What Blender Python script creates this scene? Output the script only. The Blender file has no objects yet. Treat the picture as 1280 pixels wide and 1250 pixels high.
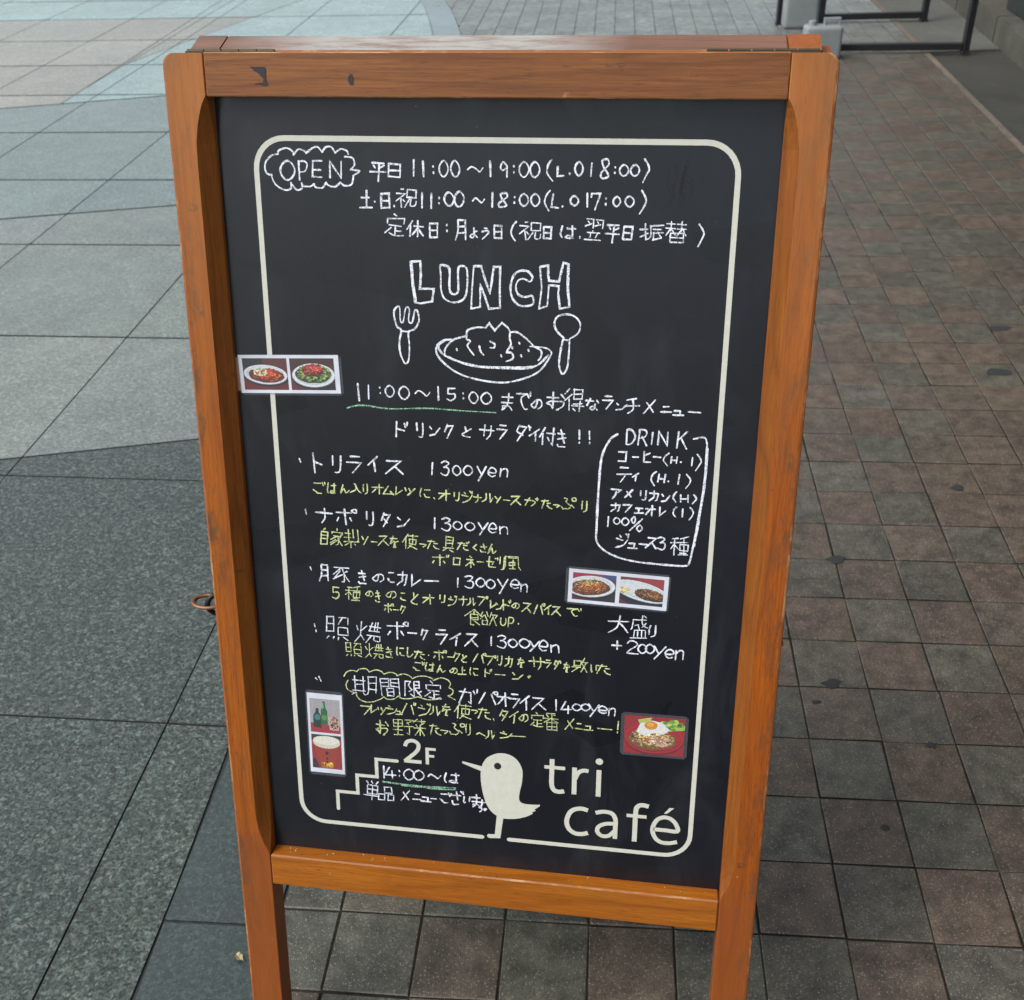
import bpy, bmesh, math, random
from mathutils import Vector, Matrix
random.seed(11)
scene = bpy.context.scene

# ------------------------------------------------------------------ camera
CAM_H = 1.425
PITCH, ROLL, FPX = 0.59766026, -0.03825645, 1370.58
F_ = Vector((0, math.cos(PITCH), -math.sin(PITCH)))
U0 = Vector((0, math.sin(PITCH), math.cos(PITCH)))
R0 = Vector((1, 0, 0))
R_ = math.cos(ROLL)*R0 + math.sin(ROLL)*U0
U_ = -math.sin(ROLL)*R0 + math.cos(ROLL)*U0
cam_d = bpy.data.cameras.new('camera'); cam = bpy.data.objects.new('camera', cam_d)
scene.collection.objects.link(cam); scene.camera = cam
cam.matrix_world = Matrix(((R_.x, U_.x, -F_.x, 0), (R_.y, U_.y, -F_.y, 0), (R_.z, U_.z, -F_.z, CAM_H), (0, 0, 0, 1)))
cam_d.sensor_width = 36; cam_d.lens = 36*FPX/1280
cam_d.clip_start = 0.05; cam_d.clip_end = 500
cam_d.dof.use_dof = True; cam_d.dof.focus_distance = 1.12; cam_d.dof.aperture_fstop = 14

# ------------------------------------------------------------------ world, sun, exposure
SUN_EL, SUN_AZ = math.radians(52), math.radians(-112)      # azimuth from +Y towards +X
world = bpy.data.worlds.new("World"); scene.world = world; world.use_nodes = True
nt = world.node_tree; bg = nt.nodes['Background']
sky = nt.nodes.new('ShaderNodeTexSky'); sky.sky_type = 'NISHITA'; sky.sun_disc = False
sky.sun_elevation = SUN_EL; sky.sun_rotation = SUN_AZ
sky.air_density = 1.0; sky.dust_density = 4.0; sky.ozone_density = 1.0
hs = nt.nodes.new('ShaderNodeHueSaturation'); hs.inputs['Saturation'].default_value = .38      # overcast: a pale sky
tint = nt.nodes.new('ShaderNodeMix'); tint.data_type = 'RGBA'; tint.blend_type = 'MULTIPLY'; tint.inputs[0].default_value = 1; tint.inputs[7].default_value = (.97, 1.03, 1.0, 1)
nt.links.new(sky.outputs[0], hs.inputs['Color']); nt.links.new(hs.outputs[0], tint.inputs[6]); nt.links.new(tint.outputs[2], bg.inputs[0]); bg.inputs[1].default_value = 0.15
sun_d = bpy.data.lights.new('sun', 'SUN'); sun = bpy.data.objects.new('sun', sun_d)
scene.collection.objects.link(sun)
sun_d.energy = 1.2; sun_d.angle = math.radians(30); sun_d.color = (1.0, 0.96, 0.9)
sdir = Vector((math.sin(SUN_AZ)*math.cos(SUN_EL), math.cos(SUN_AZ)*math.cos(SUN_EL), math.sin(SUN_EL)))
sun.rotation_euler = sdir.to_track_quat('Z', 'Y').to_euler()
scene.view_settings.view_transform = 'Standard'; scene.view_settings.look = 'None'
scene.view_settings.gamma = 1; scene.view_settings.use_curve_mapping = False
scene.view_settings.exposure = 0.62

# ------------------------------------------------------------------ helpers
C = scene.collection
def link(name, me, mats=(), parent=None):
    o = bpy.data.objects.new(name, me); C.objects.link(o)
    if me is not None:
        for m in mats: me.materials.append(m)
    if parent is not None: o.parent = parent
    return o
def tag(o, label=None, cat=None, group=None, kind=None):
    if label: o['label'] = label
    if cat: o['category'] = cat
    if group: o['group'] = group
    if kind: o['kind'] = kind
    return o
def empty(name, loc): 
    o = bpy.data.objects.new(name, None); C.objects.link(o); o.location = loc; o.empty_display_size = .1; return o
def mesh_from(name, verts, faces, midx=None, smooth=False):
    me = bpy.data.meshes.new(name); me.from_pydata([tuple(v) for v in verts], [], faces)
    if midx: 
        for p, m in zip(me.polygons, midx): p.material_index = m
    if smooth:
        for p in me.polygons: p.use_smooth = True
    me.update(); return me
def bm_mesh(name, bm, smooth=False):
    me = bpy.data.meshes.new(name); bm.to_mesh(me); bm.free()
    if smooth:
        for p in me.polygons: p.use_smooth = True
    return me
def box_bm(x0, x1, y0, y1, z0, z1, bev=0.0, seg=1, bm=None):
    own = bm is None
    b = bmesh.new()
    bmesh.ops.create_cube(b, size=1)
    for v in b.verts:
        v.co = Vector(((x0+x1)/2+v.co.x*(x1-x0), (y0+y1)/2+v.co.y*(y1-y0), (z0+z1)/2+v.co.z*(z1-z0)))
    if bev > 0:
        r = bmesh.ops.bevel(b, geom=list(b.edges), offset=bev, segments=seg, affect='EDGES', profile=.6)
        for f in r['faces']: f.material_index = 1
    if own: return b
    me = bpy.data.meshes.new('t'); b.to_mesh(me); b.free(); bm.from_mesh(me); bpy.data.meshes.remove(me)
    return bm
def torus_mesh(name, R, r, a=1.0, n=28, m=10):
    vs, fs = [], []
    for i in range(n):
        t = 2*math.pi*i/n
        for j in range(m):
            s = 2*math.pi*j/m
            vs.append(((R+r*math.cos(s))*math.cos(t)*a, (R+r*math.cos(s))*math.sin(t), r*math.sin(s)))
    for i in range(n):
        for j in range(m):
            fs.append((i*m+j, ((i+1) % n)*m+j, ((i+1) % n)*m+(j+1) % m, i*m+(j+1) % m))
    return mesh_from(name, vs, fs, smooth=True)

# ------------------------------------------------------------------ material helpers
class NT:
    def __init__(s, name):
        s.m = bpy.data.materials.new(name); s.m.use_nodes = True
        s.t = s.m.node_tree; s.n = s.t.nodes; s.p = s.n['Principled BSDF']; s.out = s.n['Material Output']
        s.tc = s.n.new('ShaderNodeTexCoord')
    def put(s, v, sock):
        if hasattr(v, 'is_linked') or isinstance(v, bpy.types.NodeSocket): s.t.links.new(v, sock)
        elif isinstance(v, (tuple, list)) and len(v) == 3 and sock.type == 'RGBA': sock.default_value = (*v, 1)
        else: sock.default_value = v
    def co(s, scale=(1, 1, 1), kind='Object', loc=(0, 0, 0), vec=None, rot=(0, 0, 0)):
        m = s.n.new('ShaderNodeMapping'); s.put(vec if vec is not None else s.tc.outputs[kind], m.inputs[0])
        m.inputs[1].default_value = loc; m.inputs[2].default_value = rot; m.inputs[3].default_value = scale; return m.outputs[0]
    def noise(s, vec, scale=1, detail=4, rough=.55, dist=0):
        n = s.n.new('ShaderNodeTexNoise'); s.put(vec, n.inputs['Vector']); n.inputs['Scale'].default_value = scale
        n.inputs['Detail'].default_value = detail; n.inputs['Roughness'].default_value = rough; n.inputs['Distortion'].default_value = dist
        return n.outputs[0]
    def voro(s, vec, scale, out='Distance', feat='F1'):
        n = s.n.new('ShaderNodeTexVoronoi'); n.feature = feat; s.put(vec, n.inputs['Vector']); n.inputs['Scale'].default_value = scale
        return n.outputs[out]
    def ramp(s, v, a, b, lo=0.0, hi=1.0):
        n = s.n.new('ShaderNodeMapRange'); s.put(v, n.inputs[0]); n.inputs[1].default_value = a; n.inputs[2].default_value = b
        n.inputs[3].default_value = lo; n.inputs[4].default_value = hi; return n.outputs[0]
    def math(s, op, a, b=0.0, clamp=False):
        n = s.n.new('ShaderNodeMath'); n.operation = op; n.use_clamp = clamp; s.put(a, n.inputs[0]); s.put(b, n.inputs[1]); return n.outputs[0]
    def mix(s, f, a, b, mode='MIX'):
        n = s.n.new('ShaderNodeMix'); n.data_type = 'RGBA'; n.blend_type = mode
        s.put(f, n.inputs[0]); s.put(a, n.inputs[6]); s.put(b, n.inputs[7]); return n.outputs[2]
    def bump(s, h, strength=.3, dist=.001, norm=None):
        n = s.n.new('ShaderNodeBump'); s.put(h, n.inputs['Height']); n.inputs['Strength'].default_value = strength
        n.inputs['Distance'].default_value = dist
        if norm is not None: s.put(norm, n.inputs['Normal'])
        return n.outputs[0]
    def set(s, **k):
        for a, v in k.items():
            key = {'col': 'Base Color', 'rough': 'Roughness', 'nor': 'Normal', 'metal': 'Metallic', 'spec': 'Specular IOR Level',
                   'coat': 'Coat Weight', 'coatr': 'Coat Roughness', 'alpha': 'Alpha', 'trans': 'Transmission Weight'}[a]
            s.put(v, s.p.inputs[key])
        return s.m
def plain(name, col, rough=.5, metal=0, spec=.5, var=.15, sc=20):
    q = NT(name); n = q.noise(q.co(), sc, 5)
    c = q.mix(q.ramp(n, .3, .7), tuple(x*(1-var) for x in col), tuple(min(1, x*(1+var)) for x in col))
    return q.set(col=c, rough=q.ramp(n, .3, .7, rough*.85, min(1, rough*1.15)), metal=metal, spec=spec)

def wood(name, axis, base, dark, light, wear=.45, seed=0.0):
    q = NT(name); S = 1.0
    def sc(al, ac): return (al if axis == 'X' else ac, ac, al if axis == 'Z' else ac)
    L = (seed, seed*.7, seed*1.3)
    warp = q.noise(q.co(sc(2, 9), loc=L), 1, 3)
    broad = q.noise(q.co(sc(2.2, 26), loc=L), 1, 4, .6, 1.2)
    fib = q.noise(q.co(sc(14, 520), loc=L), 1, 4, .7)
    fig = q.noise(q.co(sc(3.0, 55), loc=L), 1, 5, .65, .6)
    pores = q.noise(q.co(sc(60, 900), loc=L), 1, 2, .5); ring = q.noise(q.co(sc(1.1, 11), loc=L), 1, 2, .5, .4)
    ringl = q.math('PINGPONG', q.math('MULTIPLY', ring, 9.0), .5)
    blot = q.noise(q.co((9, 9, 9), loc=L), 1, 4, .6)
    c = q.mix(q.ramp(broad, .3, .7), dark, base)
    c = q.mix(q.ramp(fig, .35, .75, 0, .55), c, light)
    c = q.mix(q.ramp(fib, .35, .65, .0, .5), c, tuple(x*.55 for x in dark))
    c = q.mix(q.ramp(blot, .45, .8, 0, .35), c, tuple(x*.8 for x in dark))
    c = q.mix(q.ramp(ringl, .36, .5, 0, .42), c, tuple(x*.6 for x in dark))
    c = q.mix(q.ramp(pores, .58, .70, 0, .42), c, tuple(x*.3 for x in dark))
    # rubbed marks, dents and grime of their own shape
    sm = q.noise(q.co((30, 30, 22), loc=(seed+3, 1, 2)), 1, 6, .7)
    c = q.mix(q.ramp(sm, .68, .72, 0, wear), c, (.46, .27, .13))
    sm2 = q.noise(q.co((24, 24, 30), loc=(seed+9, 4, 2)), 1, 7, .75)
    c = q.mix(q.ramp(sm2, .63, .69, 0, .75), c, (.05, .03, .02))
    if axis == 'Z' and name != 'wood_chamfer':
        sxyz = q.n.new('ShaderNodeSeparateXYZ'); q.put(q.tc.outputs['Object'], sxyz.inputs[0])
        edge = q.ramp(q.math('ABSOLUTE', sxyz.outputs[0]), .284, .310); gr = q.noise(q.co((38, 38, 14), loc=(seed, 3, 3)), 1, 6, .75)
        c = q.mix(q.math('MULTIPLY', edge, q.ramp(gr, .48, .60, 0, .85)), c, (.07, .040, .022))
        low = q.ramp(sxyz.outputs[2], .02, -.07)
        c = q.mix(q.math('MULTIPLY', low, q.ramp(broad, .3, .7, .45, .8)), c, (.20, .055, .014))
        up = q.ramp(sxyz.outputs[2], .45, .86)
        c = q.mix(q.math('MULTIPLY', up, q.ramp(broad, .3, .7, .2, .5)), c, (.42, .19, .06))  # sheen on the upper stiles, painted in as a paler wood colour
    if name == 'wood_back':                                   # white sheen painted into the colour along mid rail, broken up by noise
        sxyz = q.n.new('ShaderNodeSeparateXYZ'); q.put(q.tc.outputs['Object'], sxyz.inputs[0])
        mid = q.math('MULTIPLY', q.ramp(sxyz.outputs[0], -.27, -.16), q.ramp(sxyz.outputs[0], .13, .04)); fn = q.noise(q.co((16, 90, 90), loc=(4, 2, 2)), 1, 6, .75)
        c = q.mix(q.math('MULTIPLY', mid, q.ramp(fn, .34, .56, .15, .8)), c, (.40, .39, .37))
    h = q.math('ADD', q.math('MULTIPLY', fib, .6), q.math('MULTIPLY', blot, .6))
    return q.set(col=c, rough=q.ramp(blot, .3, .7, .34, .55), nor=q.bump(h, .35, .0007), coat=.10, coatr=.12, spec=.32)
def worn(name, axis, woodcol):
    q = NT(name)
    n = q.noise(q.co((40 if axis == 'X' else 120, 120, 40 if axis == 'Z' else 120)), 1, 6, .7)
    n2 = q.noise(q.co((7, 7, 7)), 1, 2, .5)
    k = q.ramp(q.math('ADD', n, q.math('MULTIPLY', n2, .8)), .93, 1.10, 0, .8)
    return q.set(col=q.mix(k, woodcol, (.46, .26, .13)), rough=.6)

WB = ((.365, .094, .0052), (.24, .053, .0032), (.41, .122, .010))
M = {}
M['wood_stile'] = wood('wood_stile', 'Z', *WB, wear=.65, seed=.3)
M['wood_stile_b'] = wood('wood_stile_b', 'Z', (.355, .083, .0042), (.24, .049, .003), (.41, .112, .009), wear=.5, seed=7.9)
M['wood_top'] = wood('wood_top', 'X', (.27, .092, .022), (.14, .043, .012), (.35, .135, .036), wear=.35, seed=2.1)
M['wood_bottom'] = wood('wood_bottom', 'X', (.40, .122, .007), (.27, .068, .004), (.45, .155, .014), wear=.5, seed=4.7)
M['worn_z'] = worn('worn_edge_z', 'Z', (.24, .065, .010))
M['worn_x'] = worn('worn_edge_x', 'X', (.25, .08, .014))
M['chamfer'] = wood('wood_chamfer', 'Z', (.25, .072, .006), (.15, .036, .003), (.33, .11, .012), wear=.3, seed=5.5)
M['brass'] = plain('old_brass', (.08, .062, .04), .5, .8)
M['copper'] = plain('copper_ring', (.23, .11, .07), .5, .9)
M['iron'] = plain('black_iron', (.015, .013, .014), .4, .6)

# chalkboard face: matt black paint, dust haze, wiped patches and hairline scratches
q = NT('chalkboard_face')
n1 = q.noise(q.co((3, 3, 3)), 1, 5, .6); n2 = q.noise(q.co((14, 14, 5)), 1, 5, .65, 1.0); n3 = q.noise(q.co((1400, 60, 900)), 1, 2)
wip = q.voro(q.co((9, 9, 16)), 1, 'Color')
c = q.mix(q.ramp(n1, .3, .7), (.0040, .0045, .0080), (.0074, .0083, .0140))
c = q.mix(q.ramp(n2, .52, .78, 0, .45), c, (.024, .027, .034))
sepw = q.n.new('ShaderNodeSeparateColor'); q.put(wip, sepw.inputs[0]); wp = q.ramp(sepw.outputs[0], .80, .86, 0, .5)
c = q.mix(wp, c, (.0035, .004, .006))
hz = q.ramp(q.noise(q.co((2.5, 2, 8), rot=(0, .5, 0)), 1, 6, .7, .8), .54, .74, 0, .35); c = q.mix(hz, c, (.022, .024, .031))
scr = q.noise(q.co((6, 1, 420), rot=(0, .25, 0)), 1, 2, .5); scr2 = q.noise(q.co((11, 11, 11)), 1, 2)
c = q.mix(q.math('MULTIPLY', q.ramp(scr, .76, .80), q.ramp(scr2, .58, .64, 0, .25)), c, (.12, .12, .13))
sp = q.voro(q.co((1, 1, 1)), 140); rnd = q.noise(q.co((1, 1, 1)), 60, 1)
dots = q.math('MULTIPLY', q.ramp(sp, .05, .10, 1, 0), q.ramp(rnd, .66, .70))
c = q.mix(q.math('MULTIPLY', dots, .5), c, (.35, .35, .35))
q.set(col=c, rough=q.math('SUBTRACT', q.ramp(n2, .3, .75, .25, .42), q.math('MULTIPLY', wp, .10)), spec=.45, nor=q.bump(n1, .08, .002))
M['board'] = q.m

def chalk(name, col, thr=.36):
    q = NT(name)
    g = q.noise(q.co((1, 1, 1)), 760, 2, .6); g2 = q.noise(q.co((1, 1, 1)), 300, 2, .6)
    big = q.noise(q.co((1, 1, 1)), 90, 2)
    a = q.ramp(q.math('ADD', q.math('ADD', q.math('MULTIPLY', g, .5), q.math('MULTIPLY', g2, .35)), q.math('MULTIPLY', big, .25)), thr+.07, thr+.22, .24, 1)
    q.set(col=q.mix(g2, tuple(x*.82 for x in col), col), rough=.9, spec=.1, alpha=a)
    return q.m
M['w'] = chalk('white_chalk', (.82, .84, .95)); M['y'] = chalk('yellow_chalk', (.66, .70, .36)); M['g'] = chalk('green_chalk', (.34, .60, .44), .42)
M['ghost'] = chalk('rubbed_out_chalk', (.045, .048, .06), .5)
q = NT('cream_print'); n = q.noise(q.co((1, 1, 1)), 120, 5, .7); n2 = q.noise(q.co((1, 1, 1)), 34, 4, .7)
c = q.mix(q.ramp(n, .3, .7), (.50, .49, .435), (.57, .56, .50))
c = q.mix(q.ramp(n2, .70, .735, 0, .7), c, (.28, .22, .15))
M['print'] = q.set(col=c, rough=.5)
M['eye'] = plain('print_black', (.012, .013, .02), .4)

# granite and concrete paving
def granite(name, rough=.25, amp=1.0, fine=1.0):
    q = NT(name); oi = q.n.new('ShaderNodeObjectInfo'); col = oi.outputs['Color']; P = q.tc.outputs['Generated']
    g = q.n.new('ShaderNodeNewGeometry').outputs['Position']
    a = q.noise(q.co((1, 1, 1), vec=g), 230*fine, 3, .7); b = q.noise(q.co((1, 1, 1), vec=g, rot=(0, 0, .6)), 85*fine, 6, .7, .5); d = q.noise(q.co((1, 1, 1), vec=g), 2.1, 4, .6)
    cl = q.noise(q.co((1, 1, 1), vec=g), 11, 4, .6)
    v = q.math('ADD', q.math('MULTIPLY', a, .55), q.math('MULTIPLY', b, .45))
    k = q.ramp(v, .42, .60, 1-.70*amp, 1+.8*amp)
    wv = q.n.new('ShaderNodeVectorMath'); wv.operation = 'ADD'; q.put(g, wv.inputs[0]); nd = q.n.new('ShaderNodeTexNoise'); q.put(g, nd.inputs['Vector']); nd.inputs['Scale'].default_value = 130
    ws = q.n.new('ShaderNodeVectorMath'); ws.operation = 'SCALE'; q.put(nd.outputs['Color'], ws.inputs[0]); ws.inputs['Scale'].default_value = .007; q.put(ws.outputs[0], wv.inputs[1])
    fl = q.n.new('ShaderNodeSeparateColor'); q.put(q.voro(wv.outputs[0], 190*fine, 'Color'), fl.inputs[0])
    k = q.math('MULTIPLY', k, q.ramp(q.math('POWER', fl.outputs[0], 2.6), 0, 1, 1-.25*amp, 1+1.3*amp))
    k = q.math('MULTIPLY', k, q.ramp(d, .3, .7, .84, 1.16)); k = q.math('MULTIPLY', k, q.ramp(cl, .3, .7, .9, 1.1))
    vm = q.n.new('ShaderNodeVectorMath'); vm.operation = 'SCALE'; q.put(col, vm.inputs[0]); q.put(k, vm.inputs['Scale'])
    wh = q.ramp(q.noise(q.co((1, 1, 1), loc=(5, 5, 5), vec=g), 75, 5, .75, .6), .585, .66, 0, .75*amp)
    tn = q.ramp(q.noise(q.co((1, 1, 1), loc=(2, 9, 5), vec=g), 120, 3, .6), .45, .6, 0, 1)
    vm2 = q.n.new('ShaderNodeVectorMath'); vm2.operation = 'SCALE'; q.put(col, vm2.inputs[0]); vm2.inputs['Scale'].default_value = 3.0
    c = q.mix(q.math('MULTIPLY', tn, .35), vm.outputs[0], (1.2, .95, .85), 'MULTIPLY')
    c = q.mix(wh, c, vm2.outputs[0])
    return q.set(col=c, rough=q.ramp(d, .3, .7, rough*.85, rough*1.2), nor=q.bump(v, .30, .0016), spec=.6)
M['granite'] = granite('rough_granite'); M['granite_fine'] = granite('honed_granite', .25, .42, 1.0); M['slate'] = granite('smooth_border_granite', .3, .45, 1.3)
def paver_mat(name, vcol=False):
    q = NT(name)
    if vcol:
        at = q.n.new('ShaderNodeAttribute'); at.attribute_name = 'Col'; col = at.outputs['Color']
    else: col = q.n.new('ShaderNodeObjectInfo').outputs['Color']
    g = q.n.new('ShaderNodeNewGeometry').outputs['Position']
    a = q.noise(q.co((1, 1, 1), vec=g), 330, 3, .7); b = q.noise(q.co((1, 1, 1), vec=g), 26, 5, .65); d = q.noise(q.co((1, 1, 1), vec=g), 5, 4, .65)
    k = q.math('MULTIPLY', q.ramp(a, .3, .7, .5, 1.5), q.ramp(b, .3, .7, .5, 1.5)); k = q.math('MULTIPLY', k, q.ramp(d, .3, .7, .78, 1.2))
    vm = q.n.new('ShaderNodeVectorMath'); vm.operation = 'SCALE'; q.put(col, vm.inputs[0]); q.put(k, vm.inputs['Scale'])
    vo = q.voro(q.co((1, 1, 1), vec=g), 330); rc = q.voro(q.co((1, 1, 1), vec=g), 330, 'Color')
    sx = q.n.new('ShaderNodeSeparateColor'); q.put(rc, sx.inputs[0])
    spk = q.math('MULTIPLY', q.ramp(vo, .22, .42, 1, 0), q.ramp(sx.outputs[0], .45, .95))
    c = q.mix(q.math('MULTIPLY', spk, .85), vm.outputs[0], (.27, .24, .20))
    dk_ = q.math('MULTIPLY', q.ramp(vo, .25, .45, 1, 0), q.ramp(sx.outputs[1], .70, .9))
    c = q.mix(q.math('MULTIPLY', dk_, .7), c, (.012, .011, .010))
    stn = q.ramp(q.noise(q.co((1, 1, 1), vec=g, loc=(3, 8, 0)), 13, 5, .7), .62, .76, 0, .5)
    c = q.mix(stn, c, (.03, .03, .03))
    return q.set(col=c, rough=.42, nor=q.bump(q.math('ADD', a, b), .4, .0014), spec=.55)
M['paver'] = paver_mat('concrete_paver'); M['paver_far'] = paver_mat('concrete_paver_far', True)
M['joint'] = plain('dirt_joint', (.020, .016, .012), .95, 0, .2, .5, 60)
M['joint_g'] = plain('granite_joint', (.035, .038, .038), .9, 0, .2, .3, 60)
M['asphalt'] = granite('dark_gutter', .75, .5, 1.5)
M['kerb'] = granite('kerb_stone', .6, .5, 1.2)

# ------------------------------------------------------------------ ground
ground = link('ground', mesh_from('ground', [(-90, -60, -.04), (90, -60, -.04), (90, 150, -.04), (-90, 150, -.04)], [(0, 1, 2, 3)]), [plain('far_paving', (.13, .14, .135), .6, 0, .5, .2, 3)])
tag(ground, kind='structure')

def clip(poly, p, d, keep=1):
    """half plane clip of a 2D polygon: keep the left (1) or right (-1) side of the line p + t d"""
    out = []; n = len(poly)
    def s(a): return keep*(d[0]*(a[1]-p[1])-d[1]*(a[0]-p[0]))
    for i in range(n):
        a, b = poly[i], poly[(i+1) % n]; sa, sb = s(a), s(b)
        if sa >= 0: out.append(a)
        if (sa > 0 > sb) or (sa < 0 < sb):
            t = sa/(sa-sb); out.append((a[0]+(b[0]-a[0])*t, a[1]+(b[1]-a[1])*t))
    return out
def area(p): return .5*sum(p[i][0]*p[(i+1) % len(p)][1]-p[(i+1) % len(p)][0]*p[i][1] for i in range(len(p)))
def inset(poly, g, gh=None):
    n = len(poly); c = poly
    for i in range(n):
        a, b = poly[i], poly[(i+1) % n]; d = (b[0]-a[0], b[1]-a[1]); L = math.hypot(*d)
        if L < 1e-6: continue
        nx, ny = -d[1]/L, d[0]/L; gg = gh if (gh and abs(d[0]) > abs(d[1])) else g
        c = clip(c, (a[0]+nx*gg, a[1]+ny*gg), d, 1)
        if len(c) < 3: return []
    return c
def tile_mesh(name, poly, gap, bev, h, zt=0.0, gh=None):
    """one slab: top face, bevel ring, side ring; poly anticlockwise"""
    p1 = inset(poly, gap, gh)
    if len(p1) < 3 or area(p1) < 1e-4: return None
    cx = sum(p[0] for p in p1)/len(p1); cy = sum(p[1] for p in p1)/len(p1); vs, fs = [], []
    n = len(p1)
    for (zz, g) in ((zt-h, 0), (zt-bev*.8, 0), (zt, bev)):
        for a in p1:
            L = math.hypot(a[0]-cx, a[1]-cy); k = 1-g*1.3/max(L, 1e-4)
            vs.append((cx+(a[0]-cx)*k, cy+(a[1]-cy)*k, zz))
    for r in range(2):
        for i in range(n): fs.append((r*n+i, r*n+(i+1) % n, (r+1)*n+(i+1) % n, (r+1)*n+i))
    fs.append(tuple(range(2*n, 3*n)))
    return vs, fs, (cx, cy)

# curved border between the granite plaza and the small pavers (outer edge)
CUR = [(-2.4, -2.2), (-.95, -1.0), (-.58, -.3), (-.42, .5), (-.368, 1.05), (-.235, 2.2), (-.13, 3.4), (-.08, 4.6), (-.1, 5.8), (-.193, 7.06), (-.258, 7.81), (-.339, 8.4), (-.52, 9.4), (-.9, 10.8), (-1.5, 12.5), (-2.4, 14.5)]
CUR = CUR[3:] 
CUR = [(-1.1, -2.6), (-.8, -1.6), (-.56, -.5)] + CUR
def curve_pt(y):
    for i in range(len(CUR)-1):
        if CUR[i][1] <= y <= CUR[i+1][1]:
            p0 = CUR[max(i-1, 0)]; p1 = CUR[i]; p2 = CUR[i+1]; p3 = CUR[min(i+2, len(CUR)-1)]
            t = (y-p1[1])/(p2[1]-p1[1]); m1 = (p2[0]-p0[0])/(p2[1]-p0[1])*(p2[1]-p1[1]); m2 = (p3[0]-p1[0])/(p3[1]-p1[1])*(p2[1]-p1[1])
            return (2*t**3-3*t*t+1)*p1[0]+(t**3-2*t*t+t)*m1+(-2*t**3+3*t*t)*p2[0]+(t**3-t*t)*m2
    return CUR[0][0] if y < CUR[0][1] else CUR[-1][0]
def tangent(y): return (curve_pt(y+.15)-curve_pt(y-.15), .3)
YS = [-2.5+.35*i for i in range(46)]
plaza_poly = [(curve_pt(y), y) for y in YS]
bed = mesh_from('plaza_bed', [(x, y, -.0035) for x, y in plaza_poly]+[(-9, y, -.0035) for y in YS], [(i, i+1, len(YS)+i+1, len(YS)+i)[::-1] for i in range(len(YS)-1)])
plaza = tag(link('plaza_pavement', bed, [M['joint_g']]), kind='structure')
bed2 = mesh_from('brick_bed', [(x, y, -.0026) for x, y in plaza_poly]+[(2.19+.104*(y-4.5)-.0, y, -.0026) for y in YS], [(i, len(YS)+i, len(YS)+i+1, i+1) for i in range(len(YS)-1)])
bricks = tag(link('paver_footway', bed2, [M['joint']]), kind='structure')

# granite slabs: a square grid turned about 7 degrees, cut by the lines where the stone changes colour
G2 = math.radians(-6.8); ua = (math.cos(G2), math.sin(G2)); va = (-math.sin(G2), math.cos(G2))
AL = [-.10+.70*1, -.10, -.80, -1.50, -2.17, -2.81, -3.43, -4.05, -4.67, -5.29, -5.91, -6.53]
BL = [-1.75, -1.0, -.2, .57, 1.335, 2.122, 2.889, 3.638, 4.365, 5.064, 5.757, 6.43, 7.10, 7.79, 8.475, 9.16, 9.85, 10.54, 11.23, 11.92, 12.6]
def w2(a, b): return (a*ua[0]+b*va[0], a*ua[1]+b*va[1])
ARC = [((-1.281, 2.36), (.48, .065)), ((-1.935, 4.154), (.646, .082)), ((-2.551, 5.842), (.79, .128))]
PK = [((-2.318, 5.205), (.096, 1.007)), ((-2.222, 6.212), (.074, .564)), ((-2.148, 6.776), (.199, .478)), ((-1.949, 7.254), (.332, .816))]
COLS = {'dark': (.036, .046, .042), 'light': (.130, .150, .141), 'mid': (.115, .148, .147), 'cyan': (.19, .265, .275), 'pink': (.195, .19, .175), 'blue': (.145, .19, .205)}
def jit(c, k=.07):
    s = 1+random.uniform(-k, k); return (c[0]*s*(1+random.uniform(-.02, .02)), c[1]*s, c[2]*s*(1+random.uniform(-.03, .03)), 1)
def add_slab(poly, kind):
    if len(poly) < 3 or abs(area(poly)) < .004: return
    cy = sum(p[1] for p in poly)/len(poly)
    t = tile_mesh('s', poly, .0014 if cy < 2.5 else min(.0026, .0014+.0004*(cy-2.5)), .0005, .006, random.uniform(-.0003, .0004), .0018 if cy < 1.6 else min(.0075, .0018+.0016*(cy-1.6)))
    if not t: return
    vs, fs, c = t
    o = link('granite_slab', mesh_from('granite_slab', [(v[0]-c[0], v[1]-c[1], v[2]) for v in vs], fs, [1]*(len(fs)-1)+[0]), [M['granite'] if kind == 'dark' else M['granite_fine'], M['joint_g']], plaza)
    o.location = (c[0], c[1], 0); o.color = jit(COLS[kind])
for i in range(len(AL)-1):
    for j in range(len(BL)-1):
        a1, a0 = AL[i], AL[i+1]; b0, b1 = BL[j], BL[j+1]
        poly = [w2(a0, b0), w2(a1, b0), w2(a1, b1), w2(a0, b1)]
        cy = sum(p[1] for p in poly)/4; 
        # cut off at the inner edge of the curved border, with one or two chords
        parts = [poly]
        yy = min(p[1] for p in poly), max(p[1] for p in poly)
        cut = poly
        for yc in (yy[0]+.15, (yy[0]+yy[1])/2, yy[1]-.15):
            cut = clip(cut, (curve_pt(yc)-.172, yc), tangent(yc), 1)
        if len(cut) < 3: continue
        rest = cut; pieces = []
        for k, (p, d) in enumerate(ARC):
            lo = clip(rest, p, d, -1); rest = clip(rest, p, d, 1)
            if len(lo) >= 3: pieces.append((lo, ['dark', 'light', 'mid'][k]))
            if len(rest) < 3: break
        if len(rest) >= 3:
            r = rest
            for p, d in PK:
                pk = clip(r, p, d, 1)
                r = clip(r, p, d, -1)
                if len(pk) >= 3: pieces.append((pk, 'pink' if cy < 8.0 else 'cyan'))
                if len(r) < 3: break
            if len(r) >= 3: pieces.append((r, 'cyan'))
        for pc, kind in pieces: add_slab(pc, kind)
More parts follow.
